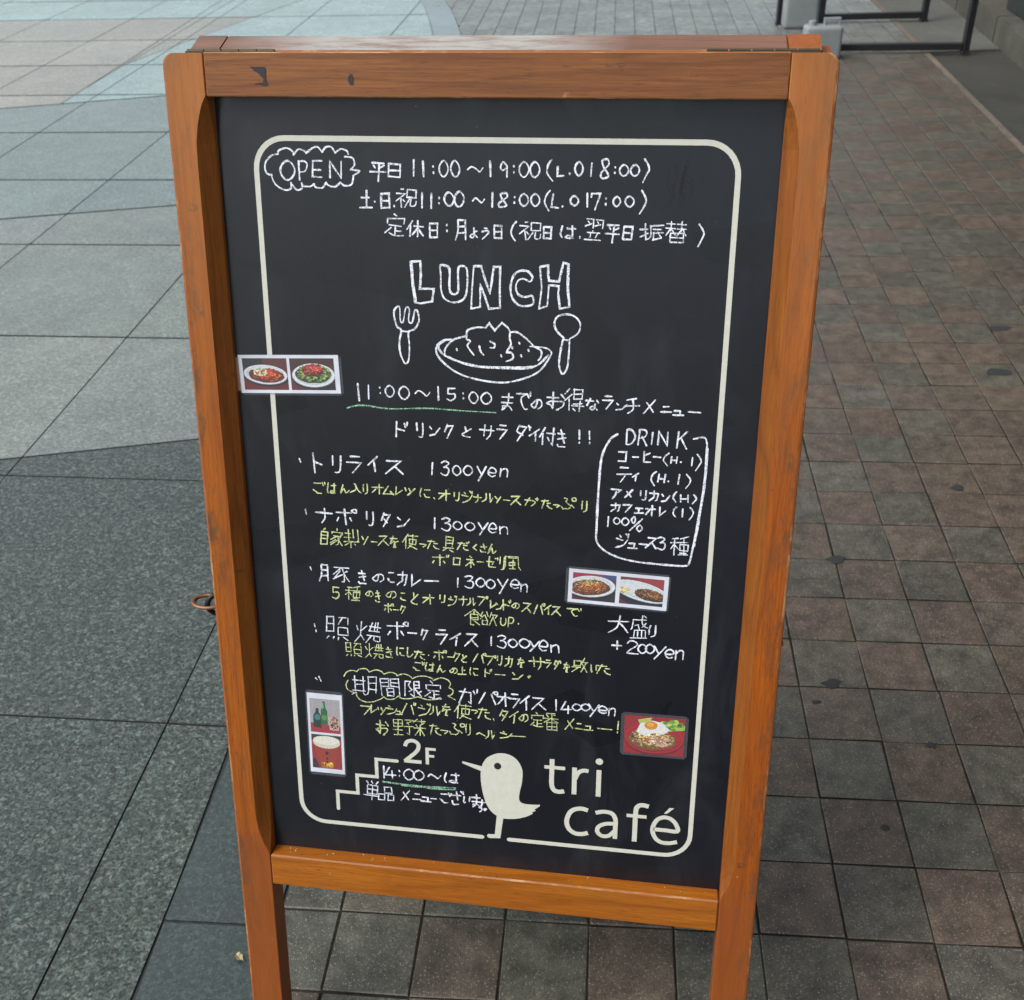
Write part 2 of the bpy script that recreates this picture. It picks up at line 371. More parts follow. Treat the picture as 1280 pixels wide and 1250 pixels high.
# the curved border course itself
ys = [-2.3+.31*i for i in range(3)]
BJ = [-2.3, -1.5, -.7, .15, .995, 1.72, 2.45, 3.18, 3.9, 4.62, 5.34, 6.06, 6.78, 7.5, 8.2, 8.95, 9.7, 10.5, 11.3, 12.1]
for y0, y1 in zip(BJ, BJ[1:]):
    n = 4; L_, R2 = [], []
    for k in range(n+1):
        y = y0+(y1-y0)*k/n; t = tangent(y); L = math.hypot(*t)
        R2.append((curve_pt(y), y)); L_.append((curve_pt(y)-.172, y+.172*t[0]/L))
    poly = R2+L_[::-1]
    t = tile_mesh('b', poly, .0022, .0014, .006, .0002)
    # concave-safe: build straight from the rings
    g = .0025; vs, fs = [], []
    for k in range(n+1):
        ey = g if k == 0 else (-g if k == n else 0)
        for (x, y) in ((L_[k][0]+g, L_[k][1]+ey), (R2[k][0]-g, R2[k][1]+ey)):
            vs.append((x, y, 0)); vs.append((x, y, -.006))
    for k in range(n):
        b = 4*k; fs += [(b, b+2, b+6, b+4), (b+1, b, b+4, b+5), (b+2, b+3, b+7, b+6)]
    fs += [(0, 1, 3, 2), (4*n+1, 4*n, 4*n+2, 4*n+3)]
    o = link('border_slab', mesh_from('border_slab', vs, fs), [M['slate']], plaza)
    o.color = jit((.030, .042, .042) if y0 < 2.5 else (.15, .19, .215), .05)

# square concrete pavers
GP = -0.10486444; gu = (math.cos(GP), math.sin(GP)); gv = (-math.sin(GP), math.cos(GP))
TX, TY, GX, GY = .1235, .12927, .33464, .95307
tmesh = []
for k in range(8):
    poly = [(-TX/2+random.uniform(-.0012, .0012), -TY/2+random.uniform(-.0012, .0012)), (TX/2+random.uniform(-.0012, .0012), -TY/2+random.uniform(-.0012, .0012)),
            (TX/2+random.uniform(-.0012, .0012), TY/2+random.uniform(-.0012, .0012)), (-TX/2+random.uniform(-.0012, .0012), TY/2+random.uniform(-.0012, .0012))]
    vs, fs, c = tile_mesh('p', poly, .0013, .0016, .006)
    me = mesh_from('paver', vs, fs, [1]*4+[0]*5); me.materials.append(M['paver']); me.materials.append(M['joint']); tmesh.append(me)
RED, GRY, TAN = (.078, .053, .040), (.058, .057, .045), (.071, .056, .042)
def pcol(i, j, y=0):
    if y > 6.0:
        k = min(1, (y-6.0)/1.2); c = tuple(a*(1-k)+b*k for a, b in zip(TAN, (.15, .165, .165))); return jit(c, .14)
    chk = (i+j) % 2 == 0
    if j > 7 and random.random() < .42: chk = random.random() < .5
    if i < 0 and random.random() < .6: return jit(GRY, .12)
    c = RED if chk else GRY
    if random.random() < .12: c = TAN
    k = random.uniform(.2, .6); c = tuple(a*(1-k)+b*k for a, b in zip(c, TAN))
    return jit(c, .12)
near, farv, farf, farc = 0, [], [], []
cells = []
for j in range(-9, 92):
    for i in range(-16, 30):
        cx = GX+(i+.5)*TX*gu[0]+(j+.5)*TY*gv[0]; cy = GY+(i+.5)*TX*gu[1]+(j+.5)*TY*gv[1]
        if cy > 12.4 or cy < -2.2: continue
        cells.append((i, j, cx, cy))
def border_x(y): return 2.155+.104*(y-4.5)
def in_view(x, y):
    d = Vector((x, y, -CAM_H)); z = d.dot(F_)
    if z <= .1: return False
    px = 640+FPX*d.dot(R_)/z; py = 625-FPX*d.dot(U_)/z
    if not (-60 < px < 1340 and -40 < py < 1310): return False
    # hidden behind the board panel
    if 300 < px < 925 and 90 < py < 1080+.1*(px-340): return False
    return True
vis = sorted([c for c in cells if in_view(c[2], c[3])], key=lambda c: (c[2]**2+c[3]**2))
nearset = set((c[0], c[1]) for c in vis[:285])
for (i, j, cx, cy) in cells:
    corners = []
    for a, b in ((-.5, -.5), (.5, -.5), (.5, .5), (-.5, .5)):
        corners.append((cx+a*TX*gu[0]+b*TY*gv[0], cy+a*TX*gu[1]+b*TY*gv[1]))
    left = min(c[0]-curve_pt(c[1]) for c in corners); right = max(c[0]-border_x(c[1]) for c in corners)
    cutp = None
    if left < 0:
        cutp = clip(corners, (curve_pt(cy), cy), tangent(cy), -1)
    elif right > 0:
        cutp = clip(corners, (border_x(cy), cy), (.104, 1), 1)
    if cutp is not None and (len(cutp) < 3 or area(cutp) < .0006): continue
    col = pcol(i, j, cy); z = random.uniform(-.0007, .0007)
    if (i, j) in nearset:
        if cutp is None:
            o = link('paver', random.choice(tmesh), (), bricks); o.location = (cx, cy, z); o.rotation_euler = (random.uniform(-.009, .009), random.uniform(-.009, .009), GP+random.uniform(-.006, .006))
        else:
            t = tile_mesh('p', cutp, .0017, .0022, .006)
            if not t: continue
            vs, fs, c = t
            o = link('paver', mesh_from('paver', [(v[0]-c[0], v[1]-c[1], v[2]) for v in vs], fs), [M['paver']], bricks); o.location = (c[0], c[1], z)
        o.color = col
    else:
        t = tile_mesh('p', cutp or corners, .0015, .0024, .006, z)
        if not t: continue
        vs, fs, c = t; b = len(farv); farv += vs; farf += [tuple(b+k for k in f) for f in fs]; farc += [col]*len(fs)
me = mesh_from('paver_field', farv, farf); at = me.attributes.new('Col', 'FLOAT_COLOR', 'FACE')
at.data.foreach_set('color', [x for c in farc for x in c])
tag(link('paver_field', me, [M['paver_far']], bricks), kind='stuff')
# chewing gum and tar spots trodden into the pavers
gm = plain('trodden_gum', (.016, .018, .02), .8)
for x, y, r in ((.677, 1.823, .016), (1.43, 2.88, .026), (1.328, 2.619, .026), (1.023, 2.073, .012), (.531, 1.411, .007), (.572, 1.456, .014), (.571, 1.131, .006), (.70, 1.30, .007)):
    n = 16; ph = random.uniform(0, 6); pts = [(x+r*(1+.22*math.sin(3*t+ph)+.1*math.sin(5*t))*math.cos(t)*1.25, y+r*(.8+.18*math.sin(2*t+ph))*math.sin(t), .0012) for t in [2*math.pi*k/n for k in range(n)]]
    vs = pts+[(x, y, .0032)]; link('gum_spot', mesh_from('gum_spot', vs, [(k, (k+1) % n, n) for k in range(n)], smooth=True), [gm], bricks)

# border strip, gutter, kerb
def strip(name, xf0, xf1, z0, z1, mat, y0=-2.5, y1=13.0, seg=.6, parent=None, bev=.003, col=(.1, .1, .1, 1), gap=.003, kind='structure'):
    root = parent; y = y0; k = 0
    while y < y1-.01:
        yn = min(y+seg, y1); b = box_bm(0, 1, 0, 1, 0, 1)
        for v in b.verts:
            yy = y+gap/2 if v.co.y < .5 else yn-gap/2
            v.co = Vector(((xf0(yy) if v.co.x < .5 else xf1(yy)), yy, z0 if v.co.z < .5 else z1))
        bmesh.ops.bevel(b, geom=list(b.edges), offset=bev, segments=2, affect='EDGES')
        o = link(name, bm_mesh(name, b), [mat], root); o.color = jit(col[:3], .08)
        y = yn; k += 1
gut = mesh_from('gutter', [(border_x(-2.5)+.03, -2.5, -.012), (2.76+.124*(-2.5-6.15), -2.5, -.012), (2.76+.124*(13-6.15), 13, -.012), (border_x(13)+.03, 13, -.012)], [(0, 1, 2, 3)])
gutter = tag(link('gutter_paving', gut, [M['asphalt']]), kind='structure'); gutter.color = (.026, .025, .021, 1)
strip('edging_strip', lambda y: border_x(y)+.001, lambda y: border_x(y)+.034, -.012, .001, M['kerb'], seg=.9, parent=bricks, bev=.002, col=(.11, .09, .072))
def kerb_x(y): return 2.76+.124*(y-6.15)
strip('gutter_slab', lambda y: border_x(y)+.036, lambda y: kerb_x(y)-.002, -.012, -.003, M['asphalt'], y0=6.31, y1=13, seg=1.7, parent=gutter, bev=.002, col=(.07, .072, .066), gap=.012)
kerb = tag(link('kerb', mesh_from('kerb_core', [(kerb_x(-2.5)+.01, -2.5, -.02), (kerb_x(13)+.01, 13, -.02), (kerb_x(13)+.01, 13, .10), (kerb_x(-2.5)+.01, -2.5, .10)], [(0, 3, 2, 1)]), [M['joint']]), kind='structure')
strip('kerb_stone', lambda y: kerb_x(y), lambda y: kerb_x(y)+.36, -.02, .13, M['kerb'], seg=.9, parent=kerb, bev=.008, col=(.060, .058, .047))

# loose grit and sand on the pavers and in their joints
def crumbs(n, place, rmin, rmax):
    vs, fs = [], []
    for _ in range(n):
        x, y, z = place(); r = random.uniform(rmin, rmax); b = len(vs); t = random.uniform(0, 6)
        for k in range(4): vs.append((x+r*math.cos(t+k*1.57)*random.uniform(.6, 1.2), y+r*math.sin(t+k*1.57)*random.uniform(.6, 1.2), z))
        vs.append((x, y, z+r*.8)); fs += [(b+k, b+(k+1) % 4, b+4) for k in range(4)]
    return vs, fs
vs, fs = crumbs(700, lambda: (random.uniform(-.2, 1.5), random.uniform(.8, 3.2)**1.0, .0008), .0005, .0014)
tag(link('grit', mesh_from('grit', vs, fs), [plain('pale_grit', (.20, .18, .15), .9)], bricks), kind='stuff')

# ------------------------------------------------------------------ shop front along the kerb
def fx(y): return kerb_x(y)+.10
bld = empty('shop_building', (fx(6), 6, 0)); tag(bld, 'dark shop front with brown stone wall behind the kerb at the far right', 'building')
bw = plain('brown_stone', (.16, .125, .10), .6, 0, .4, .25, 30); dk = plain('dark_green_metal', (.018, .024, .024), .4); gl = plain('shop_glass', (.02, .025, .03), .08, 0, .6)
def bpart(name, y0, y1, x0, x1, z0, z1, mat, bev=.006):
    b = box_bm(0, 1, 0, 1, 0, 1)
    for v in b.verts:
        yy = y0 if v.co.y < .5 else y1
        v.co = Vector((fx(yy)+(x0 if v.co.x < .5 else x1)-fx(6), yy-6, z0 if v.co.z < .5 else z1))
    bmesh.ops.bevel(b, geom=list(b.edges), offset=bev, segments=1, affect='EDGES')
    return link(name, bm_mesh(name, b), [mat], bld)
bpart('wall', -2.5, 3.2, .02, .3, .0, 3.1, bw); bpart('wall', 6.86, 13, .30, .5, .0, 3.1, bw); bpart('floor_slab', 6.86, 13, .262, .3, .0, .16, bw)
bpart('sill', 3.345, 5.995, .02, .22, .131, .30, dk)
for y in (3.2, 4.6, 6.0): bpart('pillar', y, y+(.14 if y < 6 else .70), .0, .24, .131, 2.6, dk)
for y0, y1 in ((3.345, 4.595), (4.745, 5.995)):
    bpart('window_pane', y0, y1, .10, .12, .301, 2.55, gl, .002)
bpart('fascia', -2.5, 13, -.08, .3, 3.101, 3.9, dk)



# ------------------------------------------------------------------ black tube rack with two plastic weights
rack = empty('tube_rack', (2.14, 6.7, 0)); tag(rack, 'black square tube metal rack standing on the pavers behind the menu board', 'metal rack')
blk = plain('black_powder_coat', (.012, .012, .016), .38, 0, .5, .2, 60)
def tube(name, a, b, s=.036):
    a = Vector(a); b = Vector(b); d = b-a; L = d.length
    bm = box_bm(-s/2, s/2, -s/2, s/2, 0, L, .003, 1); me = bm_mesh(name, bm)
    for p in me.polygons: p.material_index = 0
    o = link(name, me, [blk], rack); o.rotation_mode = 'QUATERNION'; o.rotation_quaternion = d.to_track_quat('Z', 'Y'); o.location = a-rack.location
    return o
FL, FR, BLr, BR = (1.77, 6.345), (2.552, 6.245), (1.745, 7.16), (2.612, 7.10)
for n_, p in (('post', FL), ('post', FR), ('post', BLr), ('post', BR)): tube('post', (p[0], p[1], .012), (p[0], p[1], 1.12))
def rail(p, r, z):
    a = Vector((p[0], p[1], z)); b = Vector((r[0], r[1], z)); d = (b-a).normalized(); tube('rail', a+d*.019, b-d*.019)
rail(FL, FR, .036); rail(BLr, BR, .036); rail(FL, FR, 1.10); rail(BLr, BR, 1.10); rail(FL, BLr, 1.10); rail(FR, BR, 1.10)
for p in (FL, FR, BLr, BR):
    b = box_bm(-.022, .022, -.022, .022, 0, .0115, .002); link('foot', bm_mesh('foot', b), [blk], rack).location = Vector((p[0], p[1], .0005))-rack.location
gp = plain('grey_plastic', (.21, .225, .235), .5, 0, .5, .1, 10)
def weight(x, y, rz, sx, sy, sz, label, g):
    r = empty('plastic_weight', (x, y, 0)); r.rotation_euler = (0, 0, rz); tag(r, label, 'stand weight', g)
    b = box_bm(-sx/2, sx/2, -sy/2, sy/2, .001, sz, .022, 4); 
    body = link('body', bm_mesh('body', b, True), [gp, gp], r)
    cap = bmesh.new(); bmesh.ops.create_cone(cap, cap_ends=True, segments=20, radius1=.022, radius2=.020, depth=.022)
    bmesh.ops.translate(cap, verts=cap.verts, vec=(-sx/2+.04, 0, sz+.011)); link('cap', bm_mesh('cap', cap), [gp], r)
    hd = bmesh.new(); box_bm(.0, sx/2-.01, -.012, .012, sz+.022, sz+.036, .004, 2, hd); box_bm(.0, .014, -.012, .012, sz-.004, sz+.026, .003, 1, hd); box_bm(sx/2-.024, sx/2-.01, -.012, .012, sz-.004, sz+.026, .003, 1, hd)
    link('handle', bm_mesh('handle', hd), [gp, gp], r)
weight(1.765, 6.25, -.06, .20, .10, .17, 'grey plastic water weight at the near left foot of the black rack', 'grey weights on the rack feet')
weight(1.84, 7.05, -.05, .20, .11, .19, 'grey plastic water weight at the far left foot of the black rack', 'grey weights on the rack feet')

# ------------------------------------------------------------------ A-frame menu board
T_, YAW = 0.25134815, -0.16645330
W_ = Vector((math.cos(YAW), math.sin(YAW), 0)); N_ = Vector((-math.sin(YAW), math.cos(YAW), 0))
UP = math.cos(T_)*Vector((0, 0, 1)) + math.sin(T_)*N_
NB = W_.cross(UP)                                   # towards the reader
O_ = Vector((-0.040573, 0.859801, 0.3515))
base = Vector((O_.x, O_.y, 0)) + N_*.12
sign = empty('menu_board', base)
tag(sign, 'wooden A-frame chalkboard cafe menu sign standing on the paving', 'menu board')
FR_M = Matrix(((W_.x, -NB.x, UP.x), (W_.y, -NB.y, UP.y), (W_.z, -NB.z, UP.z))).to_4x4()
def bp(name, me, mats, parent=None):
    """a part in board axes: x along the board, y into it, z up along it"""
    o = link(name, me, mats, parent or sign)
    if parent is None:
        o.matrix_local = Matrix.Translation(O_-base) @ FR_M
    return o
HW, TOP, INN, FD, BD = .3140, .8718, .2722, .020, -.012
def leg_bottom(d): return -(O_.z+d*NB.z)/UP.z+.0005
def stile(sgn):
    vs, fs, mi = [], [], []
    zs = [None, -.30, -.2, -.1, -.052, -.042, -.036, -.028, -.018, -.005, .01, .03] + [.06+.06*k for k in range(12)] + [.77, .79, .805, .817, .826, .833, .845, .858] + [TOP-.012+.012*math.sin(a*math.pi/12) for a in range(1, 6)] + [TOP-.0004]
    def ch(z):
        if z is None or z < -.036 or z > .832: return .0008
        e = min((z+.038)/.055, (.834-z)/.055, 1); return .0008+.0135*math.sin(max(e, 0)*math.pi/2)**.8
    n = 10
    for z in zs:
        zz = z if z is not None else -.36
        r = .012; uo = HW
        if zz > TOP-r: uo = HW-r+math.sqrt(max(r*r-(zz-(TOP-r))**2, 0))
        c = ch(z); e = .0016
        sec = [(INN, -BD), (INN, -FD+c), (INN+c*.98, -FD), (uo-e*2, -FD), (uo-e*.6, -FD+e*.6), (uo, -FD+e*2), (uo, -BD-e), (uo-e, -BD)]
        for (x, y) in sec:
            z2 = zz if z is not None else leg_bottom(-y)
            vs.append((sgn*x, y, z2))
    m = len(sec)
    for i in range(len(zs)-1):
        for j in range(m):
            f = (i*m+j, i*m+(j+1) % m, (i+1)*m+(j+1) % m, (i+1)*m+j)
            fs.append(f if sgn > 0 else f[::-1]); mi.append(2 if j == 1 and -.04 < (zs[i] or -1) < .83 else (1 if j in (3, 4) else 0))
    fs.append(tuple(range(m))[::(-1 if sgn > 0 else 1)]); mi.append(0)
    fs.append(tuple(range((len(zs)-1)*m, len(zs)*m))[::(1 if sgn > 0 else -1)]); mi.append(0)
    return mesh_from('stile', vs, fs, mi)
bp('stile', stile(-1), [M['wood_stile'], M['worn_z'], M['chamfer']])
bp('stile', stile(1), [M['wood_stile_b'], M['worn_z'], M['chamfer']])
bp('top_rail', bm_mesh('top_rail', box_bm(-INN+.0006, INN-.0006, -FD+.0004, -BD, .8325, TOP+.0004, .001)), [M['wood_top'], M['worn_x']])
bp('bottom_rail', bm_mesh('bottom_rail', box_bm(-INN+.0006, INN-.0006, -FD-.0006, -BD, -.0858, -.0418, .0017)), [M['wood_bottom'], M['worn_x']])
bp('chalkboard', bm_mesh('chalkboard', box_bm(-INN-.004, INN+.004, 0, .006, -.046, .838)), [M['board']])
# dark marks on the top rail
mk = plain('dark_scuff', (.018, .014, .02), .7)
def scuff(pts, name='scuff_mark'):
    pp = []
    for a, b in zip(pts, pts[1:]+pts[:1]):
        for k in range(4): pp.append((a[0]+(b[0]-a[0])*k/4+random.uniform(-.0006, .0006), a[1]+(b[1]-a[1])*k/4+random.uniform(-.0004, .0004)))
    pts = pp
    bp(name, mesh_from(name, [(x, -FD-.0002, z) for x, z in pts], [tuple(range(len(pts)))]), [mk])
scuff([(-.226, .8595), (-.211, .8590), (-.211, .8500), (-.2095, .8425), (-.2145, .8425), (-.2135, .8485), (-.217, .8530), (-.222, .8555)])
scuff([(-.224, .8440), (-.2145, .8435), (-.2155, .8455), (-.219, .8450)])
scuff([(-.1305, .8505), (-.1285, .8530), (-.1265, .8520), (-.1265, .8440), (-.1290, .8435), (-.1310, .8465)])
dv, df = crumbs(18, lambda: (random.uniform(-.268, .268), random.uniform(-.012, -.001), -.0416), .0004, .0011)
tag(bp('chalk_dust', mesh_from('chalk_dust', dv, df), [plain('chalk_dust', (.4, .4, .38), .9)]), kind='stuff')
# hinges
def back_pt(x, y, z): return None
hx = [(-.303, -.213), (.198, .300)]
for a, b in hx:
    r = box_bm(a, b, -BD-.001, -BD+.0145, TOP+.0008, TOP+.0022)
    h = bp('hinge', bm_mesh('hinge', r), [M['brass']])
    kn = bmesh.new(); n = 5
    for k in range(n):
        x0 = a+(b-a)*k/n+.0006; x1 = a+(b-a)*(k+1)/n-.0006
        c = bmesh.new(); bmesh.ops.create_cone(c, cap_ends=True, segments=12, radius1=.0017, radius2=.0017, depth=x1-x0, matrix=Matrix.Translation(((x0+x1)/2, -BD+.0035, TOP+.0028)) @ Matrix.Rotation(math.pi/2, 4, 'Y'))
        me = bpy.data.meshes.new('t'); c.to_mesh(me); c.free(); kn.from_mesh(me)
    bp('knuckle', bm_mesh('knuckle', kn), [M['brass']], h)

# back leaf of the A-frame, leaning the other way
T2 = math.radians(13.5)
UPB = math.cos(T2)*Vector((0, 0, 1)) - math.sin(T2)*N_
HB = O_ + UP*(TOP-.001) - NB*(-BD+.007)             # hinge line
NF = W_.cross(UPB)                                   # its inner face looks back at the reader
BM = Matrix(((W_.x, -NF.x, UPB.x), (W_.y, -NF.y, UPB.y), (W_.z, -NF.z, UPB.z))).to_4x4()
def bb(name, me, mats):
    o = link(name, me, mats, sign); o.matrix_local = Matrix.Translation(HB-base) @ BM; return o
LB = HB.z/UPB.z
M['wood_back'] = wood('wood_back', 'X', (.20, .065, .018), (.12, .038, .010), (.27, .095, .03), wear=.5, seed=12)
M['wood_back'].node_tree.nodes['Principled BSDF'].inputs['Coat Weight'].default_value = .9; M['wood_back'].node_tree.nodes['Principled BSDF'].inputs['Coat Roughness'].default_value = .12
BW = .3125
def bstile(s):
    b = box_bm(*( (s*INN, s*BW) if s > 0 else (s*BW, s*INN) ), .001, .033, -LB+.012, .004)
    ed = [e for e in b.edges if abs(e.verts[0].co.z-.004) < 1e-5 and abs(e.verts[1].co.z-.004) < 1e-5 and abs(abs(e.verts[0].co.x)-BW) < 1e-5 and abs(abs(e.verts[1].co.x)-BW) < 1e-5]
    bmesh.ops.bevel(b, geom=ed, offset=.011, segments=5, affect='EDGES')
    return bm_mesh('back_stile', b)
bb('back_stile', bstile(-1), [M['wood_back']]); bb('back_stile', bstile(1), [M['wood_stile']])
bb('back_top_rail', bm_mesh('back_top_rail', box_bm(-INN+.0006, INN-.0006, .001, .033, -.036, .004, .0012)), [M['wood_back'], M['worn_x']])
bb('back_bottom_rail', bm_mesh('back_bottom_rail', box_bm(-INN+.0006, INN-.0006, .001, .033, -.955, -.913, .0012)), [M['wood_bottom'], M['worn_x']])
bb('back_chalkboard', bm_mesh('back_chalkboard', box_bm(-INN+.0008, INN-.0008, .012, .018, -.912, -.037)), [M['board']])
# spreader chain between the leaves: first rings at the left stile
def ringpart(x, y, z, R, r, a, rot, mat, name='chain_link'):
    o = bp(name, torus_mesh(name, R, r, a), [mat])
    o.matrix_local = Matrix.Translation(O_-base) @ FR_M @ Matrix.Translation((x, y, z)) @ rot
    return o
X_, Y_, Z_ = (Matrix.Rotation(math.pi/2, 4, k) for k in 'XYZ')
for sx in (-1, 1):
    x0 = .344 if sx < 0 else .300
    ringpart(sx*x0, .030, .272, .0125, .0023, 1.45, Matrix.Rotation(math.radians(12), 4, 'X'), M['copper'], 'chain_ring')
    ringpart(sx*(x0-.014), .030, .2705, .0125, .0030, 1.1, X_ @ Matrix.Rotation(.5, 4, 'Y'), M['iron'], 'chain_hook')
    lp = O_ + FR_M.to_3x3() @ Vector((sx*(x0-.024), .034, .266))
    # sagging links towards the back leaf
    vb = -.60; tgt = HB + BM.to_3x3() @ Vector((sx*.29, .001, vb+.02))
    n = 15; me = torus_mesh('chain_link', .0072, .0017, 1.35, 14, 6); me.materials.append(M['iron'])
    for k in range(n):
        t = (k+.5)/n; p = lp.lerp(tgt, t); p.z -= .035*4*t*(1-t)
        o = link('chain_link', me, (), sign); d = (tgt-lp).normalized(); 
        qn = d.to_track_quat('X', 'Z').to_matrix().to_4x4() @ Matrix.Rotation(math.pi/2*(k % 2), 4, 'X')
        o.matrix_local = Matrix.Translation(p-base) @ qn

# ------------------------------------------------------------------ chalk and printed strokes on the board
def catmull(pts, k=4):
    out = []; n = len(pts)
    closed = n > 3 and (Vector(pts[0])-Vector(pts[-1])).length < 1e-7
    for i in range(n-1):
        p0 = pts[i-1] if i > 0 else (pts[-2] if closed else pts[0]); p1 = pts[i]; p2 = pts[i+1]; p3 = pts[i+2] if i+2 < n else (pts[1] if closed else pts[-1])
        for s in range(k):
            t = s/k
            out.append(tuple(.5*((2*p1[c])+(-p0[c]+p2[c])*t+(2*p0[c]-5*p1[c]+4*p2[c]-p3[c])*t*t+(-p0[c]+3*p1[c]-3*p2[c]+p3[c])*t**3) for c in (0, 1)))
    out.append(pts[-1]); return out
def ribbon(vs, fs, pts, w, y, cap=True, rag=.0, taper=True):
    """flat stroke of width w along 2D points in the board plane, round ends"""
    P = [Vector(pts[0])]
    for p in pts[1:]:
        if (Vector(p)-P[-1]).length > w*.12: P.append(Vector(p))
    if len(P) == 1: P.append(P[0]+Vector((w*.3, -w*.3)))
    n = len(P); L, R = [], []
    for i in range(n):
        if i == 0: d = P[1]-P[0]
        elif i == n-1: d = P[-1]-P[-2]
        else:
            d1 = (P[i]-P[i-1]).normalized(); d2 = (P[i+1]-P[i]).normalized(); d = d1+d2
            if d.length < .3: d = d2
        d.normalize(); nn = Vector((-d.y, d.x)); k = 1.0
        if 0 < i < n-1:
            k = min(1/max(.45, nn.dot(Vector((-d2.y, d2.x)))), 1.7)
        hw = w/2*k*(1+random.uniform(-rag, rag))*(1 if not rag else (1.12 if i < n*.3 else (.80 if i > n*.75 else 1)))
        L.append(P[i]+nn*hw); R.append(P[i]-nn*hw)
    if cap:
        d = (P[0]-P[1]).normalized()*w*.42; a = (P[-1]-P[-2]).normalized()*w*.42
        L.insert(0, P[0]+d+(L[0]-P[0])*.45); R.insert(0, P[0]+d+(R[0]-P[0])*.45)
        L.append(P[-1]+a+(L[-1]-P[-1])*.45); R.append(P[-1]+a+(R[-1]-P[-1])*.45)
    b = len(vs)
    for l, r in zip(L, R): vs.append((l.x, y, l.y)); vs.append((r.x, y, r.y))
    for i in range(len(L)-1): fs.append((b+2*i, b+2*i+1, b+2*i+3, b+2*i+2))
